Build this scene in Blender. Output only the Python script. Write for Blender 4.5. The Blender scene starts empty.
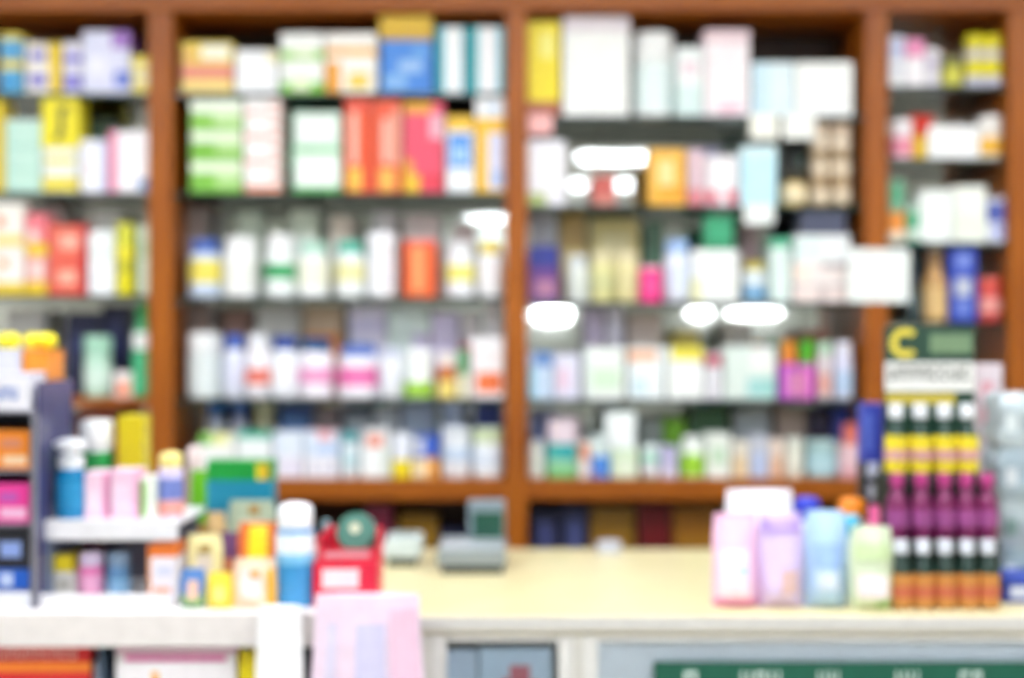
import bpy, bmesh, math, random
from mathutils import Vector, Matrix
random.seed(7)
S = bpy.context.scene
COL = S.collection
PI = math.pi
FX = 1422.0            # focal length in pixels of the 50 mm lens on a 36 mm wide frame
CAMZ = 1.466
def PX(px, Y): return (px - 512.0) / FX * Y
def PZ(py, Y): return CAMZ + (339.0 - py) / FX * Y

# ---------------------------------------------------------------- materials
def lin(c):
    if isinstance(c, str):
        c = [int(c[i:i+2], 16) / 255 for i in (0, 2, 4)]
    return tuple(x / 12.92 if x <= .04045 else ((x + .055) / 1.055) ** 2.4 for x in c)
_M = {}
def M(c, rough=.45, metal=0.0, emit=0.0):
    key = (c, rough, metal, emit)
    if key in _M: return _M[key]
    m = bpy.data.materials.new('colour_' + str(c)); m.use_nodes = True
    nt = m.node_tree; b = nt.nodes['Principled BSDF']
    L = lin(c)
    if emit:
        b.inputs['Emission Color'].default_value = (*L, 1); b.inputs['Emission Strength'].default_value = emit
        b.inputs['Base Color'].default_value = (*L, 1)
    else:
        n = nt.nodes.new('ShaderNodeTexNoise'); n.inputs['Scale'].default_value = 35
        tc = nt.nodes.new('ShaderNodeTexCoord'); nt.links.new(tc.outputs['Object'], n.inputs['Vector'])
        r = nt.nodes.new('ShaderNodeValToRGB')
        r.color_ramp.elements[0].position = .3; r.color_ramp.elements[1].position = .7
        r.color_ramp.elements[0].color = (*[x * .94 for x in L], 1)
        r.color_ramp.elements[1].color = (*[min(1, x * 1.03) for x in L], 1)
        nt.links.new(n.outputs['Fac'], r.inputs['Fac']); nt.links.new(r.outputs['Color'], b.inputs['Base Color'])
    b.inputs['Roughness'].default_value = rough; b.inputs['Metallic'].default_value = metal
    _M[key] = m; return m
def wood(name, c0, c1, scale=(14, 14, 1.2), rough=.38):
    m = bpy.data.materials.new(name); m.use_nodes = True
    nt = m.node_tree; b = nt.nodes['Principled BSDF']
    tc = nt.nodes.new('ShaderNodeTexCoord'); mp = nt.nodes.new('ShaderNodeMapping')
    mp.inputs['Scale'].default_value = scale
    nt.links.new(tc.outputs['Object'], mp.inputs['Vector'])
    n = nt.nodes.new('ShaderNodeTexNoise'); n.inputs['Scale'].default_value = 3; n.inputs['Detail'].default_value = 6
    n.inputs['Distortion'].default_value = .8
    nt.links.new(mp.outputs['Vector'], n.inputs['Vector'])
    r = nt.nodes.new('ShaderNodeValToRGB')
    r.color_ramp.elements[0].position = .32; r.color_ramp.elements[1].position = .68
    r.color_ramp.elements[0].color = (*lin(c0), 1); r.color_ramp.elements[1].color = (*lin(c1), 1)
    nt.links.new(n.outputs['Fac'], r.inputs['Fac']); nt.links.new(r.outputs['Color'], b.inputs['Base Color'])
    b.inputs['Roughness'].default_value = rough; b.inputs['Specular IOR Level'].default_value = .3
    return m
def thin_glass(name, tint, base=.06):
    m = bpy.data.materials.new(name); m.use_nodes = True
    nt = m.node_tree; nt.nodes.remove(nt.nodes['Principled BSDF'])
    out = nt.nodes['Material Output']
    t = nt.nodes.new('ShaderNodeBsdfTransparent'); t.inputs['Color'].default_value = (*tint, 1)
    g = nt.nodes.new('ShaderNodeBsdfGlossy'); g.inputs['Roughness'].default_value = .02
    f = nt.nodes.new('ShaderNodeFresnel'); f.inputs['IOR'].default_value = 1.35
    mx = nt.nodes.new('ShaderNodeMixShader')
    nt.links.new(f.outputs['Fac'], mx.inputs['Fac']); nt.links.new(t.outputs[0], mx.inputs[1]); nt.links.new(g.outputs[0], mx.inputs[2])
    nt.links.new(mx.outputs[0], out.inputs['Surface'])
    return m
WOOD = wood('stained_wood', '8e480c', 'ac6014')
WOODH = wood('stained_wood_rail', '8e480c', 'ac6014', (1.2, 14, 14))
WOODD = wood('dark_back_wood', '2e1c12', '40281a')
WOODB = wood('brown_back_wood', '6a4226', '7c5434')
GLASS = thin_glass('shelf_glass', (.93, .97, .95))
PANE = thin_glass('case_glass', (.98, .99, .995))
GEDGE = M('2c4038', .15)
MIRROR = bpy.data.materials.new('grey_mirror'); MIRROR.use_nodes = True
_b = MIRROR.node_tree.nodes['Principled BSDF']
_b.inputs['Base Color'].default_value = (.72, .75, .72, 1); _b.inputs['Metallic'].default_value = 1; _b.inputs['Roughness'].default_value = .03
CREAM = wood('cream_laminate', 'dbcf9c', 'e0d4a6', (2, 2, 2), .3)

# ---------------------------------------------------------------- geometry helpers
def obj(name, bm, mats, parent=None, smooth=None, bevel=0.0, loc=None):
    bmesh.ops.recalc_face_normals(bm, faces=bm.faces)
    me = bpy.data.meshes.new(name); bm.to_mesh(me); bm.free()
    for m in (mats if isinstance(mats, (list, tuple)) else [mats]): me.materials.append(m)
    o = bpy.data.objects.new(name, me); COL.objects.link(o)
    if parent is not None: o.parent = parent
    if loc is not None: o.location = loc
    if smooth:
        for p in me.polygons: p.use_smooth = True
        me.set_sharp_from_angle(angle=math.radians(smooth))
    if bevel:
        b = o.modifiers.new('bevel', 'BEVEL'); b.width = bevel; b.segments = 2; b.limit_method = 'ANGLE'
    return o
def tag(o, label, cat, group=None):
    o['label'] = label; o['category'] = cat
    if group: o['group'] = group
    return o
def empty(name, loc, label, cat, group=None, rz=0):
    o = bpy.data.objects.new(name, None); COL.objects.link(o); o.location = loc
    o.rotation_euler = (0, 0, rz); o.empty_display_size = .02
    return tag(o, label, cat, group)
def box(bm, x0, x1, y0, y1, z0, z1, mi=0):
    v = [bm.verts.new(p) for p in ((x0,y0,z0),(x1,y0,z0),(x1,y1,z0),(x0,y1,z0),(x0,y0,z1),(x1,y0,z1),(x1,y1,z1),(x0,y1,z1))]
    for f in ((0,3,2,1),(4,5,6,7),(0,1,5,4),(1,2,6,5),(2,3,7,6),(3,0,4,7)):
        bm.faces.new([v[i] for i in f]).material_index = mi
    return v
def BX(*a):
    bm = bmesh.new(); box(bm, *a); return bm
def lathe(prof, seg=28, ridges=0.0):
    bm = bmesh.new(); rings = []
    for r, z in prof:
        rings.append([bm.verts.new(((r - (ridges if k % 2 else 0)) * math.cos(2*PI*k/seg), (r - (ridges if k % 2 else 0)) * math.sin(2*PI*k/seg), z)) for k in range(seg)])
    for a, b in zip(rings, rings[1:]):
        for k in range(seg):
            bm.faces.new((a[k], a[(k+1) % seg], b[(k+1) % seg], b[k]))
    bm.faces.new(rings[0][::-1]); bm.faces.new(rings[-1])
    return bm
def shell(r, z0, z1, seg=28, t=.0007):
    """a closed thin sleeve, for a label wrapped round a bottle"""
    bm = bmesh.new(); rings = []
    for rr, z in ((r, z0), (r + t, z0), (r + t, z1), (r, z1)):
        rings.append([bm.verts.new((rr*math.cos(2*PI*k/seg), rr*math.sin(2*PI*k/seg), z)) for k in range(seg)])
    for i in range(4):
        a, b = rings[i], rings[(i+1) % 4]
        for k in range(seg): bm.faces.new((a[k], a[(k+1) % seg], b[(k+1) % seg], b[k]))
    return bm
def carton_bm(w, d, h, panels):
    """a box whose front is cut into cells along the print; full-width bands wrap round the sides"""
    us = sorted({0., 1.} | {p[0] for p in panels} | {p[1] for p in panels})
    vs = sorted({0., 1.} | {p[2] for p in panels} | {p[3] for p in panels})
    cols = []
    def idx(u, v, side=False):
        r = 0
        for k, (a, b, c, e, _c) in enumerate(panels):
            if c <= v <= e and ((a <= u <= b) if not side else (a <= (0 if side == 'L' else 1) <= b)): r = _c
        return r
    bm = bmesh.new(); c = {}
    def V(x, y, z):
        k = (round(x, 6), round(y, 6), round(z, 6))
        if k not in c: c[k] = bm.verts.new((x, y, z))
        return c[k]
    X = [-w/2 + u*w for u in us]; Z = [v*h for v in vs]
    for j in range(len(Z)-1):
        vm = (vs[j] + vs[j+1]) / 2
        for i in range(len(X)-1):
            um = (us[i] + us[i+1]) / 2
            bm.faces.new((V(X[i],0,Z[j]), V(X[i+1],0,Z[j]), V(X[i+1],0,Z[j+1]), V(X[i],0,Z[j+1]))).material_index = idx(um, vm)
        for sx, s in ((-w/2, 'L'), (w/2, 'R')):
            bm.faces.new((V(sx,0,Z[j]), V(sx,0,Z[j+1]), V(sx,d,Z[j+1]), V(sx,d,Z[j]))).material_index = idx(0, vm, s)
    bm.faces.new([V(x,0,0) for x in X] + [V(w/2,d,0), V(-w/2,d,0)]).material_index = idx(.5, 0)
    bm.faces.new([V(x,0,h) for x in X] + [V(w/2,d,h), V(-w/2,d,h)]).material_index = idx(.5, 1)
    bm.faces.new([V(-w/2,d,z) for z in Z] + [V(w/2,d,z) for z in reversed(Z)]).material_index = 0
    return bm

# ---------------------------------------------------------------- stock on the shelves
SHELF = dict(z=0., yf=4.03, name='')
def at_shelf(z, name, yf=4.03):
    i = [k for k, w in enumerate(('far left', 'second bay', 'third bay', 'narrow right')) if w in name][0]
    zs = sorted(v for (b, k), v in SZ.items() if b == i and v > z + .01)
    SHELF.update(z=z, yf=yf, name=name, xa=cx(bays[i][0])+.002, xb=cx(bays[i][1])-.002, zm=(zs[0]-.0235 if (i == 0 and z < SZ[0, 3]-.01) else zs[0]-.0105) if zs else cz(11)-.002)
def full(lab): return lab + (', ' + SHELF['name'] if SHELF['name'] else '')
def C(x0, x1, yt, lab, base, panels=(), row=0, d=.10, zb=None, group=None, name='carton', cat='carton', rough=.4, rz=0, yf=None, flap=None):
    """a carton between the pixel columns x0 and x1 and the top yt, standing on the shelf (or on zb)"""
    Y = (SHELF['yf'] + row*.135) if yf is None else yf
    z0 = (SHELF['z'] if zb is None else zb) + .0004
    xa, xb = PX(x0+.6, Y), PX(x1-.6, Y); z1 = PZ(yt, Y)
    if SHELF['name']: xa, xb, z1 = max(xa, SHELF['xa']), min(xb, SHELF['xb']), min(z1, SHELF['zm'] - (.003 if flap else 0))
    mats = [M(base, rough)]; ps = []
    for p in panels:
        m = M(p[4], rough)
        if m not in mats: mats.append(m)
        ps.append((p[0], p[1], p[2], p[3], mats.index(m)))
    w, h = xb-xa, z1-z0
    o = obj(name, carton_bm(w, d, h, ps), mats, bevel=.0015)
    o.location = ((xa+xb)/2, Y, z0); o.rotation_euler.z = rz
    tag(o, full(lab), cat, group)
    if flap:
        obj('tuck_flap', BX(-w/2+.002, w/2-.002, .002, d*.75, h, h+.0025), M(flap, rough), o)
    return z1 + (.0026 if flap else 0)
def bottle_parts(root, R, H, shape, body, cap, labels, seg=28):
    seg = 28
    if shape == 'pill':
        obj('body', lathe([(R*.93,0),(R,.004),(R,.70*H),(R*.95,.74*H),(R*.80,.775*H),(R*.74,.78*H)], seg), body, root, 35)
        obj('cap', lathe([(R*.84,.782*H),(R*.86,.79*H),(R*.86,.985*H),(R*.80,H)], 40, R*.02), cap, root, 35)
    elif shape == 'tall':
        obj('body', lathe([(R*.93,0),(R,.004),(R,.60*H),(R*.94,.66*H),(R*.72,.73*H),(R*.45,.775*H),(R*.42,.82*H)], seg), body, root, 50)
        obj('cap', lathe([(R*.50,.822*H),(R*.52,.83*H),(R*.50,.98*H),(R*.44,H)], 40, R*.02), cap, root, 35)
    elif shape == 'jar':
        obj('body', lathe([(R*.90,0),(R*.98,.005),(R*.98,.64*H),(R*.9,.68*H),(R*.86,.70*H)], seg), body, root, 35)
        obj('lid', lathe([(R*.98,.702*H),(R,.715*H),(R,.97*H),(R*.93,H)], 40, R*.015), cap, root, 35)
    elif shape == 'biglid':
        obj('body', lathe([(R*.86,0),(R*.92,.003),(R*.92,.40*H),(R*.8,.42*H)], seg), body, root, 35)
        obj('lid', lathe([(R*.98,.422*H),(R,.44*H),(R,.96*H),(R*.94,H)], 40, R*.015), cap, root, 35)
    elif shape == 'tonic':
        obj('body', lathe([(R*.92,0),(R,.004),(R,.50*H),(R*.93,.58*H),(R*.70,.68*H),(R*.52,.75*H),(R*.48,.80*H)], seg), body, root, 50)
        obj('cap', lathe([(R*.62,.802*H),(R*.66,.81*H),(R*.66,.98*H),(R*.60,H)], 40, R*.03), cap, root, 35)
    elif shape == 'can':
        obj('body', lathe([(R*.95,0),(R,.003),(R,.72*H),(R*.93,.75*H),(R*.90,.76*H)], seg), body, root, 35)
        obj('cap', lathe([(R*.90,.762*H),(R*.92,.77*H),(R*.92,.93*H),(R*.8,.98*H),(R*.5,H)], seg), cap, root, 50)
    elif shape == 'roll':
        obj('body', lathe([(R*.96,0),(R,.004),(R,.93*H),(R*.94,.99*H),(R*.9,H)], seg), body, root, 35)
    first = None
    for k, lab in enumerate(labels):
        nm = lab[3] if len(lab) > 3 else ('label' if k == 0 else 'label_band')
        o = obj(nm, shell(R+.0002+.0009*k, lab[1]*H, lab[2]*H, seg), M(lab[0], .4), first or root, 35)
        first = first or o
def B(x0, x1, yt, lab, body, cap, labels=(), shape='pill', row=0, zb=None, group=None, name='bottle', cat='bottle', yf=None, rough=.3):
    Y = (SHELF['yf'] + row*.135) if yf is None else yf
    z0 = (SHELF['z'] if zb is None else zb) + .0004
    R = (x1-x0-1.2)/2/FX*Y; Yc = Y + R
    R = (x1-x0-1.2)/2/FX*Yc
    H = PZ(yt, Yc) - z0; xm = PX((x0+x1)/2, Yc)
    if SHELF['name']:
        H = min(H, SHELF['zm'] - z0); xm = min(max(xm, SHELF['xa'] + R*1.02), SHELF['xb'] - R*1.02)
    e = empty(name, (xm, Yc, z0), full(lab), cat, group)
    bottle_parts(e, R, H, shape, M(body, rough), M(cap, rough), labels)
    return z0 + H

def pouch_bm(w, h, d, seed=0, top=.25, off=0, u0=-1, u1=1, v0=0, v1=1, nu=14, nv=16, front=False, round_top=False):
    rnd = random.Random(seed); ph = [rnd.uniform(0, 6.28) for _ in range(4)]
    def prof(u, v):
        bul = (1-abs(u)**2.6) * (min(1, (1-v)/ .75)**.8) * min(1, .45 + v*4)
        wr = .05*math.sin(5*u+ph[0]+4*v) + .05*math.sin(9*v+ph[1]+3*u)
        wid = w/2 * (1 - top*max(0, v-.72)/.28*.5 - .02*math.sin(7*v+ph[2]))
        if round_top and v > .7: wid *= math.sqrt(max(.05, 1-((v-.7)/.36)**2))
        return wid*u, max(.0012, d/2*bul*(1+wr)), h*v
    bm = bmesh.new()
    def sheet(sign, o):
        g = []
        for j in range(nv+1):
            v = v0+(v1-v0)*j/nv; rowv = []
            for i in range(nu+1):
                u = u0+(u1-u0)*i/nu; x, y, z = prof(u, v); rowv.append(bm.verts.new((x, sign*(y+o), z)))
            g.append(rowv)
        for j in range(nv):
            for i in range(nu): bm.faces.new((g[j][i], g[j][i+1], g[j+1][i+1], g[j+1][i]))
        return g
    if front:
        a = sheet(-1, off); b = sheet(-1, off+.0008)
    else:
        a = sheet(-1, 0); b = sheet(1, 0)
    for j in range(nv):
        for i in (0, nu): bm.faces.new((a[j][i], b[j][i], b[j+1][i], a[j+1][i]))
    for i in range(nu):
        for j in (0, nv): bm.faces.new((a[j][i], a[j][i+1], b[j][i+1], b[j][i]))
    return bm
def pouch(x0, x1, yt, yb, Y, zb, lab, base, d=.05, labels=(), cat='pouch', name='refill_pouch', seed=0, group=None, cap=None, rz=0, rx=0, top=.25, rough=.32, round_top=False, seal=None):
    w = (x1-x0)/FX*Y; h = PZ(yt, Y) - zb
    e = empty(name, (PX((x0+x1)/2, Y), Y, zb), lab, cat, group, rz); e.rotation_euler.x = rx
    obj('pouch_body', pouch_bm(w, h, d, seed, top, round_top=round_top), M(base, rough), e, 60)
    first = None
    for k, l in enumerate(labels):   # colour, u0, u1, v0, v1, name
        o = obj(l[5], pouch_bm(w, h, d, seed, top, .0012+.0010*k, l[1], l[2], l[3], l[4], 12, 14, True), M(l[0], rough), first if first and 'mark' in l[5] else e, 60)
        first = first or o
    if seal: obj('top_seal', BX(-w*.40, w*.40, -.003, .003, h*.955, h*1.0), M(seal, rough), e, bevel=.001)
    if cap:
        bm = lathe([(.010,0),(.010,.012),(.017,.014),(.017,.036),(.014,.04)], 24)
        o = obj('spout_cap', bm, M(cap[0], .35), e, 35); o.location = (cap[1]*w, 0, h*cap[2])
    return e

# ================================================================ the room
def struct(name, bm, mat):
    o = obj(name, bm, mat); o['kind'] = 'structure'; return o
XL, XR, YB, YF, ZC = -3.2, 3.2, -6.4, 4.60, 2.80
FLOORM = wood('floor_tile', 'b9b2a4', 'c4beb0', (1, 1, 1), .3)
WALLM = M('c6cac2', .7)
struct('floor', BX(XL-.1, XR+.1, YB-.1, YF+.1, -.1, 0), FLOORM)
struct('ceiling', BX(XL-.1, XR+.1, YB-.1, YF+.1, ZC, ZC+.1), M('efeeea', .8))
struct('wall_left', BX(XL-.1, XL, YB, YF, 0, ZC), M('d8d6cc', .7))
struct('wall_right', BX(XR, XR+.1, YB, YF, 0, ZC), M('d8d6cc', .7))
struct('wall_front', BX(XL-.1, XR+.1, YF, YF+.1, 0, ZC), M('d8d6cc', .7))
struct('wall_back', BX(XL-.1, XR+.1, YB-.1, YB, 0, ZC), WALLM)

def lamp(x, y, w, l, E, label, group=None, z=ZC):
    e = empty('ceiling_light', (x, y, z), label, 'ceiling light', group)
    bm = bmesh.new(); t = .012
    box(bm, -w/2-t, w/2+t, -l/2-t, -l/2, -.05, -.0005); box(bm, -w/2-t, w/2+t, l/2, l/2+t, -.05, -.0005)
    box(bm, -w/2-t, -w/2, -l/2, l/2, -.05, -.0005); box(bm, w/2, w/2+t, -l/2, l/2, -.05, -.0005)
    obj('frame', bm, M('f2f2f0', .4), e)
    obj('diffuser', BX(-w/2, w/2, -l/2, l/2, -.045, -.02), M('f1f6ff', .5, 0, E), e)
def wall_lamp(x, z, w, h, E, label):
    e = empty('wall_light', (x, YB, z), label, 'wall light')
    obj('housing', BX(-w/2-.015, w/2+.015, .0005, .05, -h/2-.015, h/2+.015), M('d8d8d6', .4), e, bevel=.004)
    obj('diffuser', BX(-w/2, w/2, .05, .075, -h/2, h/2), M('f6f8ff', .5, 0, E), e)
E0, E1 = 13, 15
lamp(-1.55, 2.65, 1.4, .32, E0, 'long ceiling light over left half of the counter')
lamp(.05, 2.65, 1.4, .32, E0, 'long ceiling light over middle of the counter')
lamp(1.65, 2.65, 1.4, .32, E0, 'long ceiling light over right half of the counter')
lamp(-1.75, .55, 1.4, .42, E1, 'wide added ceiling fill light left of the customer side')  # three unseen fill lamps added to brighten the counter front
lamp(0, .55, 1.4, .42, E1, 'wide added ceiling fill light in the middle of the customer side')
lamp(1.75, .55, 1.4, .42, E1, 'wide added ceiling fill light right of the customer side')
lamp(.745, -1.49, .54, .10, 40, 'short bright tube ceiling light mirrored behind third bay')
lamp(.56, -3.25, .11, .12, 40, 'left one of two small square ceiling lights mirrored behind third bay')
lamp(.945, -3.25, .13, .12, 40, 'right one of two small square ceiling lights mirrored behind third bay')
lamp(-.26, -6.05, .34, .22, 40, 'small square ceiling light mirrored in the second bay')
wall_lamp(2.55, 1.80, .46, .10, 40, 'wide wall light mirrored below third shelf of third bay')
wall_lamp(1.97, 1.80, .15, .12, 40, 'small wall light beside the wide one, mirrored in third bay')
wall_lamp(.42, 1.80, .30, .22, 40, 'wall light mirrored by the middle post of cabinet')

# ================================================================ the cabinet
CY = 4.0; CB = 4.32
def cz(y): return PZ(y, CY)
def cx(x): return PX(x, CY)
cab = empty('display_cabinet', ((cx(-90)+cx(1033))/2, CY, 0), 'tall orange-brown wooden wall cabinet with glass shelves of medicines', 'cabinet')
ox, oy = cab.location.x, CY
def cpart(name, x0, x1, y0, y1, z0, z1, mat, bevel=.002):
    return obj(name, BX(x0-ox, x1-ox, y0-oy, y1-oy, z0, z1), mat, cab, bevel=bevel)
ZT = 2.53
BB0, BB1 = cz(500), cz(479)      # thick bottom board
posts = [(-120, -96), (148, 172), (505, 527), (865, 888), (1009, 1034)]
for a, b in posts:
    cpart('upright_post', cx(a), cx(b), CY, CB, 0, ZT-.06, WOOD)
cpart('top_beam', cx(-120), cx(1034), CY-.012, CB, cz(11), ZT+.09, WOODH)
for (a, b) in ((-96,148),(172,505),(527,865),(888,1009)):
    xa, xb = cx(a)+.0005, cx(b)-.0005
    cpart('bottom_board', xa, xb, CY-.004, CB-.012, BB0, BB1, WOODH)
    cpart('lower_shelf', xa, xb, CY+.01, CB-.012, .80, .83, WOODH)
    cpart('base_door', xa, xb, CY+.005, CY+.03, .06, .795, WOOD)
bays = [(-96,148),(172,505),(527,865),(888,1009)]
for i, (a, b) in enumerate(bays):
    xa, xb = cx(a)+.0005, cx(b)-.0005
    mz = {0: cz(92), 1: cz(192), 2: cz(112), 3: cz(12)}[i]
    cpart('back_panel', xa, xb, CB-.010, CB, 0.06, cz(11)-.001, WOODD if i in (1, 2) else WOODB, 0)
    if mz: cpart('mirror_panel', xa+.002, xb-.002, CB-.016, CB-.0105, BB1+.001, mz, MIRROR, 0)
shelf_rows = [[92,192,295,398],[92,192,297,399],[115,205,302,400],[85,158,242,322]]
SZ = {}
for i, ys in enumerate(shelf_rows):
    a, b = bays[i]
    for k, y in enumerate(ys):
        zt = cz(y)
        SZ[i, k] = zt
        xa, xb = cx(a)+.001, cx(b)-.001
        bm = bmesh.new(); box(bm, xa-ox, xb-ox, .012, CB-.018-oy, zt-.009, zt)
        for f in bm.faces:
            if abs(f.normal.y) > .5 or (f.calc_center_median().y < .013): f.material_index = 1
        bm.normal_update()
        for f in bm.faces: f.material_index = 1 if abs(f.normal.y) > .5 else 0
        if i == 0 and k == 3:
            bm.free(); cpart('wooden_shelf', xa, xb, CY+.006, CB-.018, zt-.022, zt, WOODH)
        else:
            obj('glass_shelf', bm, [GLASS, GEDGE], cab)
for i in range(4): SZ[i, 'b'] = BB1

# ================================================================ stock, bay by bay
W = 'fbfcfb'; PW = 'e9f1ee'; LAV = 'dfe0f6'
# ---- far left bay
at_shelf(SZ[0,0], 'top shelf of far left bay')
g = 'small cartons on the far left top shelf'
t = C(0,22,60,'lower blue and yellow carton at left frame edge','5fb4dc',[(0,1,.72,1,'e8d24a'),(.1,.8,.2,.5,'2d8fd0')],group=g)
C(0,22,33,'upper blue and yellow carton at left frame edge','6fbce0',[(0,1,.75,1,'ead548'),(.2,.9,.2,.5,'2d8fd0')],zb=t,group=g)
t = C(25,62,66,'lower yellow and white carton with violet oval','f0cf20',[(0,.66,0,1,'f4efe6'),(.1,.6,.3,.7,'6d62c8')],group=g)
C(25,62,43,'upper yellow and white carton with violet oval','f0cf20',[(0,.62,0,1,'f6f0e4'),(.12,.58,.25,.65,'6d62c8')],zb=t,group=g)
t = C(63,81,66,'lower narrow white carton with violet stripe','e6e4f4',[(0,1,.2,.65,'7a6fd0')],group=g)
C(63,81,42,'upper narrow white carton with violet stripe','ece8f4',[(0,1,.15,.5,'8076d2')],zb=t,group=g)
C(82,130,31,'large pale lavender carton with purple top corner',LAV,[(.62,1,.72,1,'a070c4'),(.68,1,.1,.36,'6d80d4'),(.1,.5,.3,.6,'f0f0fb')],d=.16)
t = C(131,152,73,'lower pale yellow carton beside lavender carton','ecd85a',[(0,1,.5,.85,'f2efcc')],group=g)
C(131,152,56,'upper pale yellow carton beside lavender carton','ecd94e',[(0,1,.1,.45,'f0ecc0')],zb=t,group=g)
at_shelf(SZ[0,1], 'second shelf of far left bay')
C(-12,4,100,'narrow yellow carton cut by the left frame edge','eacb2a')
C(5,41,120,'big pale mint green carton','c6e9d8',[(.1,.9,.62,.66,'a9d8c4'),(.1,.9,.3,.34,'a9d8c4'),(0,1,0,.06,'b4dfcd')],d=.14,flap='f6faf6')
t = C(42,78,170,'bottom white carton with yellow band','f1f3e4',[(0,1,.1,.65,'ecd820')])
t = C(42,78,148,'middle white carton with thin yellow band','f4f5ea',[(.08,.92,.3,.6,'e6dc50')],zb=t)
C(41,79,96,'bright yellow carton with dark swirl stacked on white ones','f4e41a',[(.45,.62,.25,.8,'5a5420'),(.35,.55,.15,.3,'5a5420'),(.55,.72,.7,.85,'5a5420')],zb=t)
C(80,107,140,'white carton with pale lilac side','f6f6fb',[(.72,1,0,1,'d9dcf4'),(.2,.5,.3,.6,'f4e4e4')])
C(108,152,131,'white package with pink left edge and blue corner','fbf7f9',[(0,.22,0,1,'f092b0'),(.72,1,.04,.22,'4f8cc0')])
C(139,152,92,'tall slim pale card box behind the pink edged package','eef3ea',row=1)
C(84,112,118,'dark green carton at the back behind white carton','3d5a45',[(0,1,.4,.7,'9fb8a0')],row=1)
at_shelf(SZ[0,2], 'third shelf of far left bay')
g = 'stacked cartons on the far left third shelf'
t = C(-8,24,250,'lower cream carton with yellow foot at left frame edge','f6f2ea',[(0,1,0,.28,'f0d040'),(.2,.5,.6,.8,'f0b070')],group=g)
C(-8,24,203,'upper cream carton at left frame edge','f6f0e4',[(0,1,.1,.3,'f2dc70'),(.1,.4,.5,.7,'e8894a')],zb=t,group=g)
t = C(25,47,256,'lower pink and yellow carton','f3b0ac',[(0,1,0,.35,'f2cc30'),(.2,.8,.5,.8,'fae4dc')],group=g)
C(25,47,214,'upper pink and yellow carton','f27f88',[(0,1,0,.3,'f4cc28'),(.1,.6,.35,.6,'fbe3da')],zb=t,group=g)
t = C(48,86,259,'lower salmon red carton with pale blot','e8604c',[(.25,.75,.3,.7,'f4b49c'),(.84,1,0,1,'d0202a')],group=g)
C(48,86,225,'upper salmon red carton with pale blot','ea6a54',[(.3,.8,.3,.72,'f5b8a2'),(.86,1,0,1,'d6262e')],zb=t,group=g)
t = C(88,114,263,'lower plain white carton','f7f9fa',[(.1,.6,.4,.6,'e4ecf0')],group=g)
C(88,114,231,'upper plain white carton','f3f7f5',[(.1,.9,.2,.4,'dfe9e6')],zb=t,group=g)
B(116,136,224,'yellow bottle with olive cap','f0e428','d8d840',[('c8c22c',.30,.5)],shape='jar')
C(138,152,226,'slim pale green carton by the wooden post','dcecd0',[(0,1,.55,.8,'c4dcb4')])
C(30,62,206,'grey white carton lying behind salmon cartons','e8e2e0',row=1)
C(92,120,212,'pale carton at the back above white cartons','dfe5df',[(0,1,.5,.7,'c8b8b4')],row=1)
at_shelf(SZ[0,3], 'wooden shelf of far left bay')
C(66,100,312,'dark navy carton behind the pale green jar','23284c',[(.1,.9,.55,.75,'3a4274')],row=1)
C(101,130,305,'taller dark navy carton beside the green bottle','1e2346',[(.2,.8,.5,.8,'30386a')],row=1)
B(133,153,302,'green capped bottle with white shoulder and green body','35b070','18a050',[('f2f6f2',.50,.68),('4fc088',.04,.46)],shape='tall')
B(84,112,336,'pale mint green jar','bfe4cc','a8d8bc',[('d8f0e0',.15,.5)],shape='jar',name='jar',cat='jar')
C(113,132,372,'small white and orange carton before the green bottle','f6ece6',[(.2,.9,.1,.6,'f28a5c')])
C(6,44,310,'pale grey carton at the back near the left edge','c9cac6',row=1)
C(2,30,352,'small white carton near the left edge','efefee',[(.1,.9,.3,.6,'b8c4d6')])
at_shelf(SZ[0,'b'], 'bottom board of far left bay')
C(78,120,408,'low reddish brown carton behind the yellow carton','b2573a',[(0,1,.4,.6,'d08060')],row=1)
C(121,146,428,'dark blue carton near the wooden post','39466a',row=1)
C(40,76,415,'slate grey carton behind the pump bottle','596072',row=1)

# ---- second bay
at_shelf(SZ[1,0], 'top shelf of second bay')
t = C(181,233,64,'lower orange and pink flat carton','f2b060',[(0,1,.55,.95,'e88f7a'),(0,1,.12,.4,'f6e48a')],d=.14)
C(181,233,42,'upper yellow flat carton with white patch','f0d24c',[(.38,.95,.2,.85,'fbfbe6'),(0,.3,.2,.6,'e8b464')],zb=t,d=.14)
C(235,278,50,'plain white carton with faint yellow corner','fbfdfd',[(.75,1,.7,1,'f4ecc8')],d=.14)
t = C(280,324,62,'lower white and lime green carton','f4f8f0',[(0,1,0,.36,'7cc832'),(.25,.7,.1,.5,'e6f4c8')])
C(280,324,33,'upper white and lime green carton','f8faf4',[(0,1,.08,.4,'94d24c'),(.3,.8,.2,.5,'f2f8de')],zb=t)
t = C(325,377,62,'lower white carton with orange left end','faf6ec',[(0,.3,.0,1,'f2a83c'),(.45,.85,.15,.65,'f4d254')])
C(325,377,33,'upper white carton with orange stripe','fcf8f0',[(0,1,.22,.5,'f4b450'),(.4,.9,.3,.42,'f8dc80')],zb=t)
t = C(380,433,40,'blue carton with pale diagonal patches under yellow carton','3f86dc',[(.08,.5,.1,.35,'86b8ea'),(.35,.8,.4,.62,'9cc4ee'),(.6,.95,.66,.9,'5fa0e4')])
C(379,433,15,'yellow carton lying on the blue carton','e0b81c',[(0,1,0,.3,'d0a414')],zb=t)
C(436,470,27,'left one of two teal and white cartons','f2f6f6',[(0,.24,0,1,'1fa6b8'),(.78,1,0,1,'18909e')])
C(471,505,27,'right one of two teal and white cartons','f3f4f6',[(0,.2,0,1,'22b0b8'),(.8,1,0,1,'48b4c4')])
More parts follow.
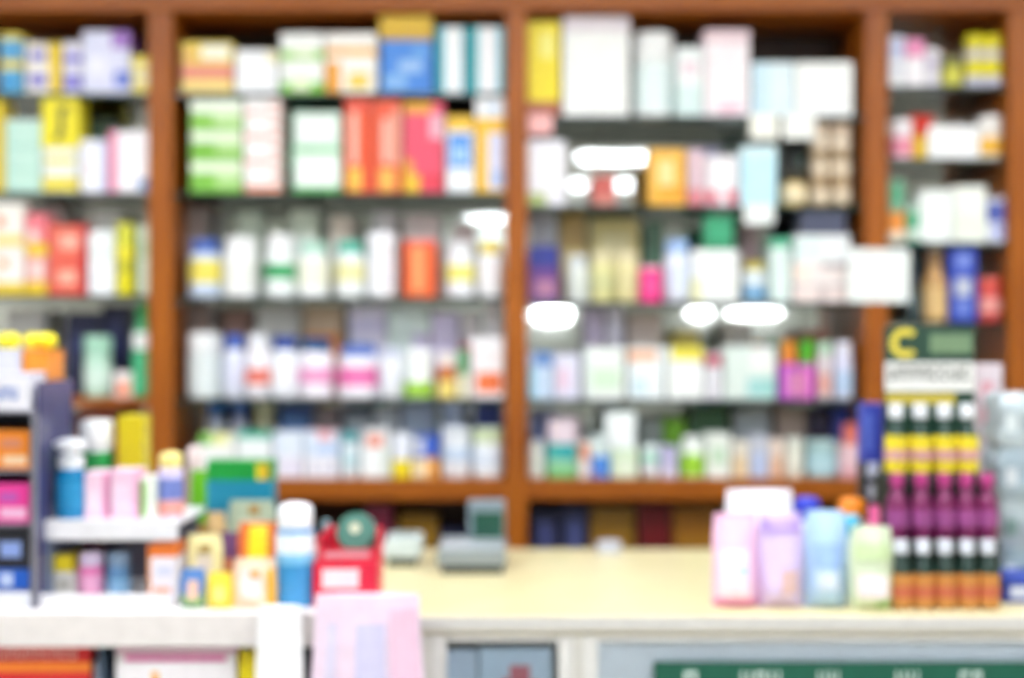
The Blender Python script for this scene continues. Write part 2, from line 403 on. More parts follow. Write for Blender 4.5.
at_shelf(SZ[1,1], 'second shelf of second bay')
g = 'green cartons stacked at the left post'
t = C(190,242,160,'bottom green and white carton of three','7cc040',[(0,1,.62,.95,'eaf6d8'),(.5,1,.2,.62,'b8e090')],d=.14,group=g)
t = C(190,242,130,'middle green and white carton of three','78bc3a',[(0,1,.6,.95,'eef8de'),(.5,1,.2,.6,'b2dc88')],zb=t,d=.14,group=g)
C(190,242,99,'topmost green and white carton of three','88c84c',[(0,1,.55,.95,'f2f9e6'),(.45,1,.15,.55,'c4e6a0')],zb=t,d=.14,group=g)
g = 'white cartons with red dashes'; t = None
for k, (yy, nm) in enumerate(((166,'bottom'),(141,'second'),(116,'third'),(92,'topmost'))):
    t = C(244,281,yy,nm+' white carton with red dashes in stack of four','fbf6f2',[(0,1,.06,.26,'f4b0a0' if k else 'ee8450'),(.7,1,.5,.8,'f6c8bc')],zb=t,d=.12,group=g)
t = C(293,341,152,'lower glossy white carton with green rim','dff2e0',[(.12,.88,.25,.8,'fbfffb'),(0,1,0,.14,'58b45c')],d=.09)
C(293,341,112,'upper glossy white carton with green rim','d6eedb',[(.1,.9,.3,.85,'f8fdf8'),(0,1,0,.12,'8ccf98')],zb=t,d=.09)
C(282,312,101,'dark green carton behind white green rimmed cartons','1f6b48',[(0,1,.3,.5,'3fae7c')],row=1)
C(313,341,100,'deep green carton at the back beside red cartons','24523a',row=1)
pr = [(.22,.46,.3,.85,'f6c8b4'),(.1,.62,.02,.26,'f7c24a'),(0,1,.86,1,'e8563c')]
C(344,372,98,'left red orange carton with pale column','f0582c',pr,d=.12)
C(373,401,100,'right red orange carton with pale column','ee5a34',[(.3,.62,.32,.8,'f4b8a4'),(.2,.8,.02,.26,'f8b650'),(.7,1,.3,.9,'f2a68e')],d=.12)
C(403,444,102,'rose red carton with yellow foot and top','e8506a',[(0,.4,0,.2,'f4c22c'),(0,.22,.2,.36,'f0a838'),(.4,1,.05,.2,'e23a4c'),(0,.7,.88,1,'e8a430'),(.66,1,.6,.86,'f0b4c4')],d=.12)
t = C(446,474,131,'white carton with blue square picture','f5f8fa',[(.08,.92,.4,.95,'4a8fe0'),(.25,.75,.5,.75,'a8d0f4')])
t2 = C(475,506,118,'yellow framed carton with pale lilac panel','f4c032',[(.42,1,.05,.8,'dcdcf0'),(.6,.9,.1,.3,'a0bce4')])
C(446,474,116,'flat yellow carton on the blue square carton','f4c43a',zb=t)
C(475,506,97,'white carton on top of yellow framed one','f2f3f4',[(.4,.8,.3,.6,'b4d0ec')],zb=t2)
at_shelf(SZ[1,2], 'third shelf of second bay')
B(189,222,240,'white bottle with yellow label and blue cap','cfdcee','5070c0',[('f0e060',.25,.64)])
B(223,259,237,'stout plain white bottle next to the blue capped one','fbfbf8','f4f4f2',[('f1f1ea',.15,.6)])
B(265,296,235,'white bottle with a green square label','f6faf8','fcfcfc',[('eef6f0',.1,.66),('1fa25a',.30,.52,'green_band')])
B(297,330,242,'white bottle with pale green cap and cream label','f8faf6','b8e0cc',[('f4f4e0',.2,.66)])
B(335,365,241,'white bottle with teal cap and yellowish label','f4f8f4','5cc0a8',[('ece8a8',.28,.6)])
B(366,398,233,'tall plain white bottle left of orange carton','fbfbfd','f6f6fa',[('f2f2f8',.15,.65)],shape='jar')
C(403,436,240,'orange carton with light orange stripe','f0642a',[(.3,.62,.1,.9,'f5a468'),(0,1,.9,1,'e84a3c')])
B(445,475,242,'white bottle with lemon label right of orange carton','f5f6f8','eef0f4',[('f2ea7c',.28,.58)])
B(477,504,242,'white bottle with yellow cap by middle post','f8f8fa','f0d654',[('f4f0f2',.2,.66)])
g = 'small boxes added as mirror reflections on second bay third shelf'  # boxes added to imitate stock reflected in the mirror
for x0,x1,yt,c,l in ((236,262,212,'bcc8b4','sage grey added reflection box above stout white bottle'),(290,318,210,'cfd8c4','pale sage added reflection box right of green square'),(330,352,216,'d8c8b8','beige added reflection box above teal capped bottle'),(404,440,214,'c9c4c0','light grey added reflection box above orange carton'),(452,476,224,'b8a8a4','mauve grey added reflection box above lemon label')):
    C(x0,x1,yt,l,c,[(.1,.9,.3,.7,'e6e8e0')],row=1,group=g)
C(178,206,206,'taupe added reflection box above blue capped bottle','9c8c84',row=1,group=g)
C(266,286,222,'pale green added reflection box above green square bottle','c4ccb8',row=1,group=g)
C(372,396,212,'silver grey added reflection box above tall plain bottle','c6c6c6',row=1,group=g)
at_shelf(SZ[1,3], 'fourth shelf of second bay')
B(188,223,333,'tall grey white bottle by left post','e6ecea','eef0ee',[('dfe8e6',.1,.66)],shape='jar')
B(223,246,335,'slim white bottle with deep blue cap','e4e8f6','3c5cb0',[('dfe2f4',.2,.6)])
B(246,271,334,'white bottle with a red label band','f6f2f6','f2f4f8',[('ee8070',.22,.46)])
B(271,299,336,'white bottle with navy cap left of pink label','f4f7fc','2f4ca0',[('f8faff',.15,.66)])
B(299,334,338,'wide white bottle with pink label','f8f2f8','2a5a8c',[('f0a0cc',.25,.5)])
B(338,379,344,'wide white bottle with strong magenta label','faf6fb','5878c8',[('f27cb8',.22,.58)])
B(379,403,347,'slim white bottle beside magenta label bottle','f5f6fa','d8def0',[('eef0f8',.2,.6)])
B(404,434,349,'white tub with lime green foot','f2f8f2','f8faf8',[('a4d83c',.04,.32)],shape='jar',name='tub',cat='tub')
C(437,456,352,'small brown and yellow carton','c87038',[(0,1,.0,.4,'ecd474'),(0,1,.7,1,'e8ded8')])
C(457,469,350,'slim green and cream carton','6aa878',[(0,1,.0,.5,'efe8c8')])
C(471,504,337,'white carton with orange lower patch by middle post','f4ecec',[(.15,.95,.1,.42,'f07840'),(0,1,.8,1,'f6f4f6')])
C(256,300,306,'grey white carton at the back above red label','d0cfc8',[(.1,.9,.2,.5,'b8b6b0')],row=1)
C(303,342,306,'carton with orange picture at the back','c9b090',[(.05,.95,.35,.7,'e08830'),(.2,.8,.1,.3,'a85828')],row=1)
C(349,386,305,'lilac white carton at the back, left of two','ece8f8',[(0,1,.7,.85,'d4cee8')],row=1)
C(387,430,306,'mint white carton at the back beside lilac ones','dff0ea',[(.6,1,.1,.7,'d8d0ec')],row=1)
C(431,458,312,'lilac carton at the back above brown carton','d6cdec',row=1)
B(459,482,312,'white bottle with rose label at the back','eee6ea','f2eeee',[('f09aa0',.30,.62)],row=1)
C(484,503,300,'white carton at the back by middle post','f4f4f6',row=1)
C(180,212,306,'taupe added reflection box by left post','94847c',row=1)  # this box and the next imitate reflections in the back mirror
C(222,250,308,'reddish brown added reflection box right of taupe one','8c6a5c',row=1)
at_shelf(SZ[1,'b'], 'bottom board of second bay')
g = 'white cartons low in the second bay'
t = C(199,236,455,'low white carton below teal lid, left one','f2f8f4',[(0,1,.0,.2,'d6e6dc')],group=g)
C(199,236,434,'white carton with lime corner','fafcf4',[(0,.35,.5,1,'7cc84c'),(.35,.8,.5,1,'f2f4a0')],zb=t,group=g)
t = C(237,271,455,'low white carton below teal lid, right one','f6faf8',group=g)
C(237,271,432,'white carton with teal green lid','f4fbf8',[(0,1,.72,1,'48b898')],zb=t,group=g)
t = C(273,303,456,'small white carton with lilac dots','f2f0f8',[(.1,.3,.2,.8,'d6d4ee'),(.6,.8,.2,.8,'d6d4ee')],group=g)
C(273,303,432,'pale blue white carton over lilac dots','e6f0fb',zb=t,group=g)
t = C(304,339,456,'small white carton with grey bars','f4f4fa',[(.15,.3,.1,.8,'d4d6e4'),(.5,.65,.1,.8,'d4d6e4'),(.8,.95,.1,.8,'d4d6e4')],group=g)
C(304,339,431,'pale blue carton with rose corner','e0ecfa',[(.4,.8,.62,1,'f2b0b8'),(.3,1,.1,.4,'b8d0f0')],zb=t,group=g)
B(341,359,432,'slim white bottle with teal cap','eef6fa','5ab4b8',[('d2ecf0',.2,.6)])
t = C(360,391,447,'white carton with grey side, wide','f6faf8',[(.7,1,0,1,'dde6da')],group=g)
C(362,389,430,'flat white carton with red patch on wide carton','f6f4f2',[(.2,.75,0,.7,'f08868')],zb=t,group=g)
t = C(392,411,460,'small bright yellow carton','f2dc1e')
C(392,411,434,'white carton on the small yellow carton','eef2fa',zb=t)
t = C(412,438,458,'cream carton with orange end','f6e2b4',[(.6,1,0,1,'f0a84a')])
C(414,438,436,'royal blue and white carton on cream carton','3a62c8',[(0,.4,.2,.9,'dfe4f4')],zb=t)
B(440,471,428,'white jar with pale blue middle','f4f8fc','eef4fa',[('c4d8ee',.35,.6)],shape='jar',name='jar',cat='jar')
B(472,504,428,'white jar with pale green lid by middle post','f6fafc','dcecc4',[('e2ecf6',.2,.55)],shape='jar',name='jar',cat='jar')
B(206,226,399,'blue capped white bottle at the back, left one','cfdcf4','3878d8',[('e8eefb',.2,.6)],row=1)
B(230,249,401,'blue capped white bottle at the back, right one','d4d8f4','5878d0',[('e8e6fa',.2,.6)],row=1)
B(254,276,402,'cream jar at the back above white carton','ddd8b8','cfc8a4',row=1,shape='jar',name='jar',cat='jar')
C(278,312,404,'dark blue carton at the back','2f4c84',[(.1,.9,.5,.8,'5a84c0')],row=1)
C(314,338,408,'grey brown carton at the back','8a8284',[(.1,.9,.2,.5,'b8a8a0')],row=1)
C(342,372,406,'slate grey carton at the back','6c7684',[(.1,.9,.4,.8,'b0bcc4')],row=1)
C(374,398,408,'pale grey carton at the back','c2cad0',row=1)
C(402,434,404,'blue grey carton at the back left of pale bottle','a4b4c8',row=1)
B(440,470,400,'large pale blue bottle at the back','dce6f8','c8d8f4',row=1,shape='jar')
C(474,503,404,'navy blue carton at the back by middle post','28409c',[(.1,.9,.1,.3,'b8d888')],row=1)

# ---- third bay
at_shelf(SZ[2,0], 'top shelf of third bay')
C(526,561,22,'tall yellow carton with brownish red foot','f2dc14',[(0,1,0,.16,'a85a38'),(.4,.8,.62,.88,'f5ec7c')],d=.14)
C(563,630,17,'big blank white carton','f3f4f0',[(0,1,.86,1,'e2d8dc'),(.08,.92,.05,.78,'f8faf4')],d=.16)
B(633,674,35,'large white tub left of pink carton','f6fcfa','fafcfa',[('e8f6f4',.1,.6)],shape='jar',name='tub',cat='tub')
C(676,703,47,'white carton behind pink carton with mint foot','f4faf8',[(0,1,0,.45,'dcf0ec'),(.2,.8,.6,.8,'f4dce4')])
C(704,750,30,'white and pale pink carton','fdf2f5',[(0,1,.85,1,'f2d8de'),(.3,.8,.04,.14,'f4c4d4')],d=.14)
C(752,794,62,'pale blue white carton','e2f3f8',[(0,.4,0,1,'cfeaf6')],d=.14)
C(795,853,62,'wide ivory white carton by right post','fafdf8',[(.1,.9,.1,.8,'fdfffc')],d=.14)
at_shelf(SZ[2,1], 'second shelf of third bay')
C(527,566,140,'grey white carton by middle post','eceaf0',[(0,.5,0,.2,'b0c078'),(.1,.9,.3,.9,'f0eef2')])
C(592,616,176,'low coral red carton under the lamp reflection','ec7468',[(.1,.9,.1,.4,'f0a090')],row=1)
C(648,686,149,'amber yellow carton with white patch','f4b840',[(.25,.7,.35,.8,'f8dc94'),(.3,1,.1,.35,'f2a424')])
C(688,705,150,'slim mauve pink carton','e2c4cc',[(0,1,0,.3,'e08890')])
t = C(706,739,156,'white carton with two crimson spots','f4eef0',[(.05,.35,.05,.3,'d83458'),(.65,.95,.05,.3,'d83458')])
C(741,777,146,'pale cyan carton before the shelf row','c4ecf6',[(0,1,.85,1,'d8f2f6')],yf=SHELF['yf']-.02)
B(780,807,172,'tan jar with dark lid','e0c484','3a3428',[('f2e2bc',.15,.55)],shape='jar',name='jar',cat='jar')
g = 'tan jars stacked at the right post'
for xx, nm in ((810,'left'),(831,'right')):
    t = B(xx,xx+20,178,nm+' bottom tan jar of the stacked jars','c8ac88','b89c78',[('e0d0b4',.15,.55)],shape='jar',name='jar',cat='jar',group=g)
    t = B(xx,xx+20,152,nm+' middle tan jar of the stacked jars','c8b090','b8a080',[('e4d4ba',.15,.55)],shape='jar',name='jar',cat='jar',zb=t,group=g)
    B(xx,xx+20,124,nm+' topmost tan jar of the stacked jars','ceb898','dcc4ac',[('e6d6c0',.15,.55)],shape='jar',name='jar',cat='jar',zb=t,group=g)
C(782,808,140,'dark bottle green carton behind the tan jar','2c302c',[(.5,.9,.3,.8,'8a9a90')],row=1)
C(690,722,146,'lavender grey carton at the back','a8a6c4',row=1)
at_shelf(SZ[2,2], 'third shelf of third bay')
C(528,559,246,'navy and violet carton by middle post','6a3f86',[(0,1,.62,1,'2c358c'),(.2,.9,.1,.4,'b07898')])
B(566,590,256,'slim grey white bottle','e4e8e2','dfe4e4',[('d8ded6',.2,.6)])
B(591,614,252,'cream green bottle, left of two','e8e2a0','e6dcb4',[('d4d49a',.2,.6)])
B(615,639,252,'cream yellow bottle, right of two','ece2a8','ece0b8',[('e0d6a0',.2,.6)])
C(640,662,266,'hot pink carton','f03088',[(.2,.8,.3,.6,'f45aa0'),(0,1,.9,1,'f8b8cc')])
B(663,691,240,'white bottle with pale blue cap','eaf0fc','a8c8f4',[('dfe8fa',.2,.6)])
t = C(692,739,278,'lower wide ivory carton','f4f8f2',[(0,.2,0,1,'f2f0c0')])
t = C(692,739,250,'upper wide ivory carton','fafdfa',[(.2,.8,.2,.6,'eef8f4')],zb=t)
C(704,734,216,'green carton on the ivory cartons','2f9468',[(.1,.9,.3,.7,'3ba878')],zb=t)
B(742,766,262,'blue white bottle with yellow cap','dce8ee','d8c860',[('4a9cd0',.1,.34)])
g = 'pale cartons right in the third bay'
t = C(793,850,284,'low pinkish white carton by right post','f2e0da',[(.45,.6,0,1,'c8b8b4'),(0,1,.85,1,'c9c4c4')],group=g)
t = C(793,850,262,'middle pinkish white carton by right post','f2e6e2',[(0,.3,.1,.9,'fbe8dc'),(.5,1,.7,1,'b4a8a8')],zb=t,group=g)
t = C(795,850,235,'topmost light grey carton by right post','f0f4f4',[(0,.5,.1,.9,'e2f2ee')],zb=t,group=g)
C(770,791,238,'mint white carton left of pinkish stack','dff0ea',[(0,1,.85,1,'58b890')],group=g)
C(800,846,210,'dark slate carton at the top of the stack','494e66',zb=t)
C(560,586,215,'amber brown carton at the back, left one','b89a58',[(.1,.9,.3,.6,'d8c890')],row=1)
C(590,640,218,'olive tan carton at the back above cream bottles','c8bc7c',[(.2,.8,.2,.8,'dcd4a4')],row=1)
C(645,664,222,'dark green carton at the back','4a7058',row=1)
C(742,760,222,'mauve carton at the back beside green carton','ba9ca0',row=1)
C(530,556,212,'pale grey added reflection box above navy and violet one','cdd0d8',row=1)  # added in place of a pale mirror reflection
at_shelf(SZ[2,3], 'fourth shelf of third bay')
C(528,553,352,'pale blue carton with aqua edge','c8dcf2',[(0,.3,0,.7,'a0d8ec'),(.2,1,.7,1,'6a90cc')])
C(554,580,354,'lilac white carton beside pale blue one','e0e0f2',[(.1,.6,.2,.7,'e6c8dc')])
C(583,625,347,'white carton with faint green panel','eef4ee',[(.2,.9,.2,.6,'d4ecd0'),(0,.15,0,1,'dce6e4')])
C(628,665,347,'white carton with orange top corner','f0f8f8',[(0,.8,.72,.95,'f4c0a0'),(.1,.5,.1,.4,'d0e8f2')])
C(667,704,347,'white carton with yellow top','f4f8f4',[(.1,1,.74,1,'eee04c'),(.5,.9,.2,.6,'ffffff')])
C(706,722,352,'slim white carton with red top','e8e6ec',[(0,1,.7,.95,'c46070')])
C(724,776,346,'wide pale green white carton with teal foot','dfece4',[(.45,1,.05,.4,'a4d8d4'),(.5,1,.55,.95,'f2f4f0')])
t = C(780,797,364,'left violet carton with orange top','c050c8',[(.4,1,.1,.8,'de8cc0')])
B(781,796,341,'orange capped jar on violet carton','f09030','f0a028',zb=t,shape='jar',name='jar',cat='jar')
t = C(798,815,364,'right violet carton under green jar','d060c4',[(0,.5,.1,.8,'e890bc')])
B(799,814,341,'bright green jar on violet carton','54b418','48c030',zb=t,shape='jar',name='jar',cat='jar')
B(817,832,342,'white bottle with pale mint cap','e8dce0','c8ecd0',[('f0b8ac',.1,.45)])
B(833,853,342,'lilac white bottle by right post','dcdcf2','eceaf6',[('bcd4f0',.1,.5)])
C(584,604,308,'lavender carton at the back','c8bcd8',[(.2,.8,.3,.6,'e8d8e8')],row=1)
C(606,624,306,'pale violet carton at the back','d8d4e6',row=1)
C(628,662,312,'taupe carton at the back','b8a8a0',[(.1,.9,.4,.7,'d4c8c0')],row=1)
C(672,700,330,'mustard added reflection box behind yellow topped white one','b4a44c',row=1)  # mustard and brown boxes added to look like mirrored stock
C(800,830,330,'brick brown added reflection box behind green jar','8c4c38',row=1)
C(724,752,322,'grey carton at the back','aaa49c',row=1)
at_shelf(SZ[2,'b'], 'bottom board of third bay')
B(521+7,545,440,'slim cream bottle by middle post','f0f0e8','e8ece8',[('e2e8dc',.1,.6)])
t = C(547,577,460,'green low carton','78c47c',[(0,1,.6,1,'a0d8b0')])
t = C(547,577,444,'turquoise flat carton on the green carton','3fb4ac',[(.4,.9,.1,.9,'2ea6a8')],zb=t)
C(548,576,420,'pale pink carton on the turquoise carton','e6d4dc',zb=t)
C(579,590,441,'slim white carton with orange top','f6ece6',[(0,1,.5,.9,'f0a484')])
t = C(591,610,456,'small blue carton','4a94e4',[(.1,.5,.1,.6,'6a7cd8')])
C(591,610,436,'pale mint carton on the small blue carton','dcece8',zb=t)
t = C(611,638,449,'pale green carton','d8ecca',[(.2,.9,.1,.6,'e6f2da')])
C(605,636,412,'large white carton on pale green carton','eefaf8',[(.1,.9,.1,.9,'f8fefc')],zb=t)
B(641,660,445,'small mint jar with white lid','a8dcc8','e0f0ec',[('f0e4ec',.1,.4)],shape='jar',name='jar',cat='jar')
C(661,678,447,'lavender carton','c2bede',[(0,1,0,.3,'d8d4e4')])
B(680,705,436,'white bottle with lime label','f0f8ec','f4faf4',[('a4dc3c',.05,.58)])
C(706,731,434,'white carton with faint green leaf','eef4ea',[(.2,.8,.3,.7,'c4e0c0')])
C(733,749,442,'beige carton','ecd4ac',[(0,1,.6,1,'f0e8d8')])
C(750,769,436,'pale periwinkle carton','c0cdea',[(0,1,.6,1,'c8ccd8')])
C(770,784,440,'peach carton','eec4a4',[(0,1,.55,1,'f0dccc')])
B(785,803,438,'ivory bottle beside the pale teal jar','f0f0e0','e4e8da',shape='jar')
B(804,838,440,'big pale teal jar','a8d2d8','bcdcdc',[('b8dce4',.1,.6)],shape='jar',name='jar',cat='jar')
t = C(840,861,445,'pale pink carton by right post','eccad0',[(0,1,0,.3,'e0aeb8')])
B(842,860,424,'salmon red jar on pale pink carton','f08878','e87868',zb=t,shape='jar',name='jar',cat='jar')
C(530,556,412,'periwinkle carton at the back','92a4e4',row=1)
C(560,582,418,'dusty rose carton at the back','cdb0ba',row=1)
C(640,662,420,'grey carton at the back left of lime carton','9aa4a0',row=1)
C(663,686,418,'lime green carton at the back','78b820',[(.1,.9,.2,.6,'90cc34')],row=1)
C(690,728,408,'deep green carton at the back','355f3c',row=1)
C(734,770,410,'steel grey carton at the back','a4aeb4',[(.1,.9,.1,.4,'c4d0dc')],row=1)
C(776,806,408,'taupe grey carton at the back','a8988e',row=1)
C(808,832,410,'dark navy carton at the back','2f2a48',[(.1,.5,.2,.6,'4a1c24')],row=1)
C(834,854,406,'royal blue carton at the back by right post','4860cc',[(0,1,0,.35,'e07878')],row=1)

# ---- narrow right bay
at_shelf(SZ[3,0], 'top shelf of narrow right bay')
t = C(889,905,60,'lower white carton by post','f8fafc',[(0,1,.55,.8,'e4e8f8')])
C(889,905,36,'upper lavender carton by post','dce0f6',[(0,1,.3,.6,'c4cdf0')],zb=t)
C(906,925,39,'white and pink carton','fbf6f9',[(0,1,.62,1,'f294c0')])
C(926,940,48,'grey white carton','e6e2e8',[(0,1,.5,.7,'c8bcd0')])
B(941,962,58,'olive yellow jar','c8c428','8a8a50',[('e0dc5c',.15,.55)],shape='jar',name='jar',cat='jar')
g = 'yellow lidded jars on the right top shelf'
for xx, nm in ((964,'left'),(988,'right')):
    t = B(xx,xx+20,61,nm+' lower yellow lidded jar','e0dcec','f0e420',[('d4d2e6',.05,.3)],shape='biglid',name='jar',cat='jar',group=g)
    B(xx,xx+20,36,nm+' upper yellow lidded jar','dcd6d0','ece01c',[('e4dcd8',.05,.3)],shape='biglid',name='jar',cat='jar',zb=t,group=g)
at_shelf(SZ[3,1], 'second shelf of narrow right bay')
B(889,913,121,'white and pink tub by post','f6e4ea','f8f4f6',[('f298b0',.1,.55)],shape='jar',name='tub',cat='tub')
t = C(914,926,136,'yellow low carton under red bowl','ecc41c')
bm = lathe([(.018,0),(.024,.002),(.036,.030),(.040,.060),(.038,.060),(.033,.030),(.020,.008)], 28)
o = obj('bowl', bm, M('d83424', .3), None, 40); Yb = SHELF['yf'] + .05
o.location = (PX(920, Yb+.0), Yb, t); tag(o, 'red plastic bowl standing on yellow low carton, second shelf of narrow right bay', 'bowl')
C(928,980,126,'plain white carton','fbfcfa',[(.05,.95,.1,.85,'fefefc')],d=.08)
B(982,1006,117,'cream jar with orange label','f2e8dc','f6f2ec',[('f4bc38',.12,.5)],shape='jar',name='jar',cat='jar')
at_shelf(SZ[3,2], 'third shelf of narrow right bay')
t = C(889,905,212,'orange and cream carton by post','f4ead0',[(0,1,.35,1,'f29a3c')])
C(889,905,180,'green and grey carton on the orange carton','7cb090',[(.2,.8,.3,.8,'3aa878')],zb=t)
B(906,919,204,'small green bottle','48b888','c8e4d0',[('e8f4e8',.1,.35)])
t = C(920,952,190,'large white carton, left of two','f6fcf8',[(.1,.9,.2,.8,'fcfffc')],d=.11)
C(953,987,186,'large white carton, right of two','f4f8ee',[(.1,.9,.1,.5,'eef4e4')],d=.11)
C(988,1005,198,'blue and white carton','e2e6f6',[(0,1,.45,.9,'5060b4'),(.5,.9,.1,.4,'8090d8')])
at_shelf(SZ[3,3], 'lowest shelf of narrow right bay')
B(905,921,256,'slim dark bottle','2a3a3c','33403c',[('4a5c60',.1,.45)],shape='tonic')
B(922,947,250,'amber bottle with gold label','c89a5c','8a6a48',[('e0bc80',.06,.48)],shape='tonic')
C(950,977,246,'tall royal blue carton with pale ovals','2c48b8',[(.25,.75,.72,.9,'8094dc'),(.2,.8,.34,.58,'c4c8d4'),(.3,.7,.1,.28,'7c92dc')])
B(979,1004,278,'round red jar','d83c40','e05848',[('eea098',.2,.55)],shape='jar',name='jar',cat='jar')

# ---- lower compartment under the bottom board
SHELF.update(z=.83, yf=4.06)
SHELF.update(xa=-9, xb=9, zm=9, name='dark compartment under second bay')
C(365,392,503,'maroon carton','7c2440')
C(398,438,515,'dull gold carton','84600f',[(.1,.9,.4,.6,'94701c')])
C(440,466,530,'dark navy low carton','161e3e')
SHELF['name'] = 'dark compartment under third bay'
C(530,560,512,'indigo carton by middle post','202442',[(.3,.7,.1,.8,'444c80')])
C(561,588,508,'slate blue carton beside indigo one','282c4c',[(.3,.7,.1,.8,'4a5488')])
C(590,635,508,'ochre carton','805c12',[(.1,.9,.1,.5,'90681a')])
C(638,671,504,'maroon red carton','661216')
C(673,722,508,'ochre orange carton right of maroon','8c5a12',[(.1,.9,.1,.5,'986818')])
SHELF['name'] = ''

# white card on the right post, shelf tags, white top pair imitating lamp reflections
Yc = CY-.004
o = obj('notice_card', BX(PX(848,Yc), PX(909,Yc), Yc-.002, Yc-.0003, PZ(302,Yc), PZ(249,Yc)), M('f4faf6', .5)); tag(o, 'blank white notice card fixed across the right wooden post', 'card')
Yt = CY+.0105
for x0,x1,y0,y1,c,l in ((750,778,114,139,'fbfbee','white card standing in for lamp reflection under top shelf, left of pair'),(783,815,114,139,'f8faf2','white card standing in for lamp reflection under top shelf, right of pair'),(528,552,114,134,'f2b4b0','pink round cornered card under top shelf by middle post'),(744,774,205,224,'f2f8f4','white price tag hanging under the pale cyan carton')):
    o = obj('tag_and_reflection_card', BX(PX(x0,Yt), PX(x1,Yt), Yt-.0015, Yt+.0010, PZ(y1,Yt), PZ(y0,Yt)+.0), M(c, .5), None, bevel=.0008)
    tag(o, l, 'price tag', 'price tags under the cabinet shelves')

# ================================================================ the two counters
ZR, ZL = .950, .962
SPL = -.30                      # where the two counters meet
YR, YBK = 2.64, 3.50
OFFW = M('dcdad2', .35); WHT = M('e9e8e4', .35); GRY = M('8a8c8c', .5)
ctr = empty('counter', (.75, YR, 0), 'long counter with cream top and white framed glass front', 'counter')
def rp(name, x0, x1, y0, y1, z0, z1, mat, parent=ctr, bevel=.002):
    p = parent.matrix_basis.translation if parent.parent is None else parent.parent.matrix_basis.translation
    return obj(name, BX(x0-p.x, x1-p.x, y0-p.y, y1-p.y, z0-p.z, z1-p.z), mat, parent, bevel=bevel)
RX = 1.75
rp('countertop', SPL+.001, RX, YR+.003, YBK, ZR-.03, ZR, CREAM)
rp('edge_strip', SPL+.001, RX, YR-.002, YR+.0025, ZR-.026, ZR+.0005, M('dad8d2', .4), bevel=.001)
rp('top_rail', SPL+.001, RX, YR+.012, YR+.05, ZR-.036, ZR-.0265, OFFW)
zt = ZR-.0365
for (a, b) in ((-.298,-.15),(.1145,.1325),(1.70,1.75)):
    rp('upright_post', a, b, YR+.012, YR+.05, .08, zt, OFFW)
rp('plinth', SPL+.001, RX, YR+.05, YBK-.02, 0, .08, GRY)
rp('inner_shelf', SPL+.001, RX, YR+.06, YBK-.02, .66, .68, OFFW)
rp('back_panel', SPL+.001, .112, YR+.20, YR+.22, .68, ZR-.031, M('dde9ee', .5))
rp('lower_panel', SPL+.001, RX, YR+.052, YR+.06, .08, .68, OFFW)
for (a, b) in ((-.1495,.114),(.133,1.6995)):
    f = rp('sash_frame', a, a+.027, YR+.015, YR+.035, .69, zt-.0005, WHT)
    rp('sash_frame', b-.027, b, YR+.015, YR+.035, .69, zt-.0005, WHT)
    rp('sash_frame', a+.0275, b-.0275, YR+.015, YR+.035, zt-.012, zt-.0005, WHT)
    g_ = rp('glass_pane', a+.0275, b-.0275, YR+.022, YR+.027, .69, zt-.0125, PANE, f, bevel=0)
rp('pane_backing', .161, 1.672, YR+.0285, YR+.0305, .69, zt-.0125, M('e8f2fa', .5), f, bevel=0)
# left counter
lc = empty('counter', (-1.0, 2.62, 0), 'left white counter with thick slab over open display cases', 'counter')
rp('countertop', -1.95, SPL, 2.62, YBK, ZL-.064, ZL, M('f0eae6', .35), lc)
rp('case_shelf', -1.95, SPL-.001, 2.64, YBK-.02, .70, .72, M('d8d8d6', .4), lc)
rp('back_panel', -1.95, SPL-.001, 2.95, 2.97, .72, ZL-.0645, M('3c4650', .5), lc)
rp('base_panel', -1.95, SPL-.001, 2.66, YBK-.02, 0, .70, M('d8d4ce', .4), lc)
rp('case_divider', PX(105,2.66)-.008, PX(105,2.66), 2.645, 2.94, .72, ZL-.0645, M('46586c', .4), lc)

SHELF['name'] = ''
def K(px0, px1, py, Y, zb, lab, base, panels=(), d=.1, **k):
    return C(px0, px1, py, lab, base, panels, zb=zb, yf=Y, d=d, **k)
# display case boxes under the left counter
t = K(-40, 91, 645, 2.66, .72, 'big red carton with pale lettering and orange stripe in counter case', 'd8262c', [(.0,1,.71,.81,'f08428')], d=.2)
red = bpy.data.objects[-1] if False else COL.objects[-1]
def strokes(parent, x0, x1, z0, z1, y, n, mat, seed, name='lettering', gap=.35):
    """a row of rounded letter-like strokes, for writing too blurred to read"""
    r = random.Random(seed); bm = bmesh.new(); w = (x1-x0)/n
    for i in range(n):
        a = x0+w*i; b = a+w*(1-gap)
        kind = r.randrange(3); th = (z1-z0)*.24
        box(bm, a, a+w*.2, y-.0008, y, z0, z1)
        if kind != 1: box(bm, a+w*.2, b, y-.0008, y, z1-th, z1)
        if kind != 2: box(bm, a+w*.2, b, y-.0008, y, z0, z0+th)
        if kind != 0: box(bm, b-w*.18, b, y-.0008, y, z0+th*(kind==1), z1-th*(kind==2))
    return obj(name, bm, mat, parent)
hb = PZ(645, 2.66)-.72
strokes(red, -.11, .10, hb*.85, hb*.95, -.0003, 13, M('f6c4ba', .4), 3)
K(115, 236, 650, 2.665, .72, 'white carton with magenta stripe in counter case', 'faf5f8', [(.08,.92,.87,.94,'ee5cb4'),(0,1,.96,1,'f6c4dc'),(.30,.36,.60,.75,'f2b040')], d=.15)
K(238, 256, 652, 2.67, .72, 'bright yellow carton beside white magenta striped one in counter case', 'f2dc10', d=.12)
K(93, 101, 662, 2.68, .72, 'slim pale blue carton beside big red carton in counter case', 'b8c8d4', d=.1)
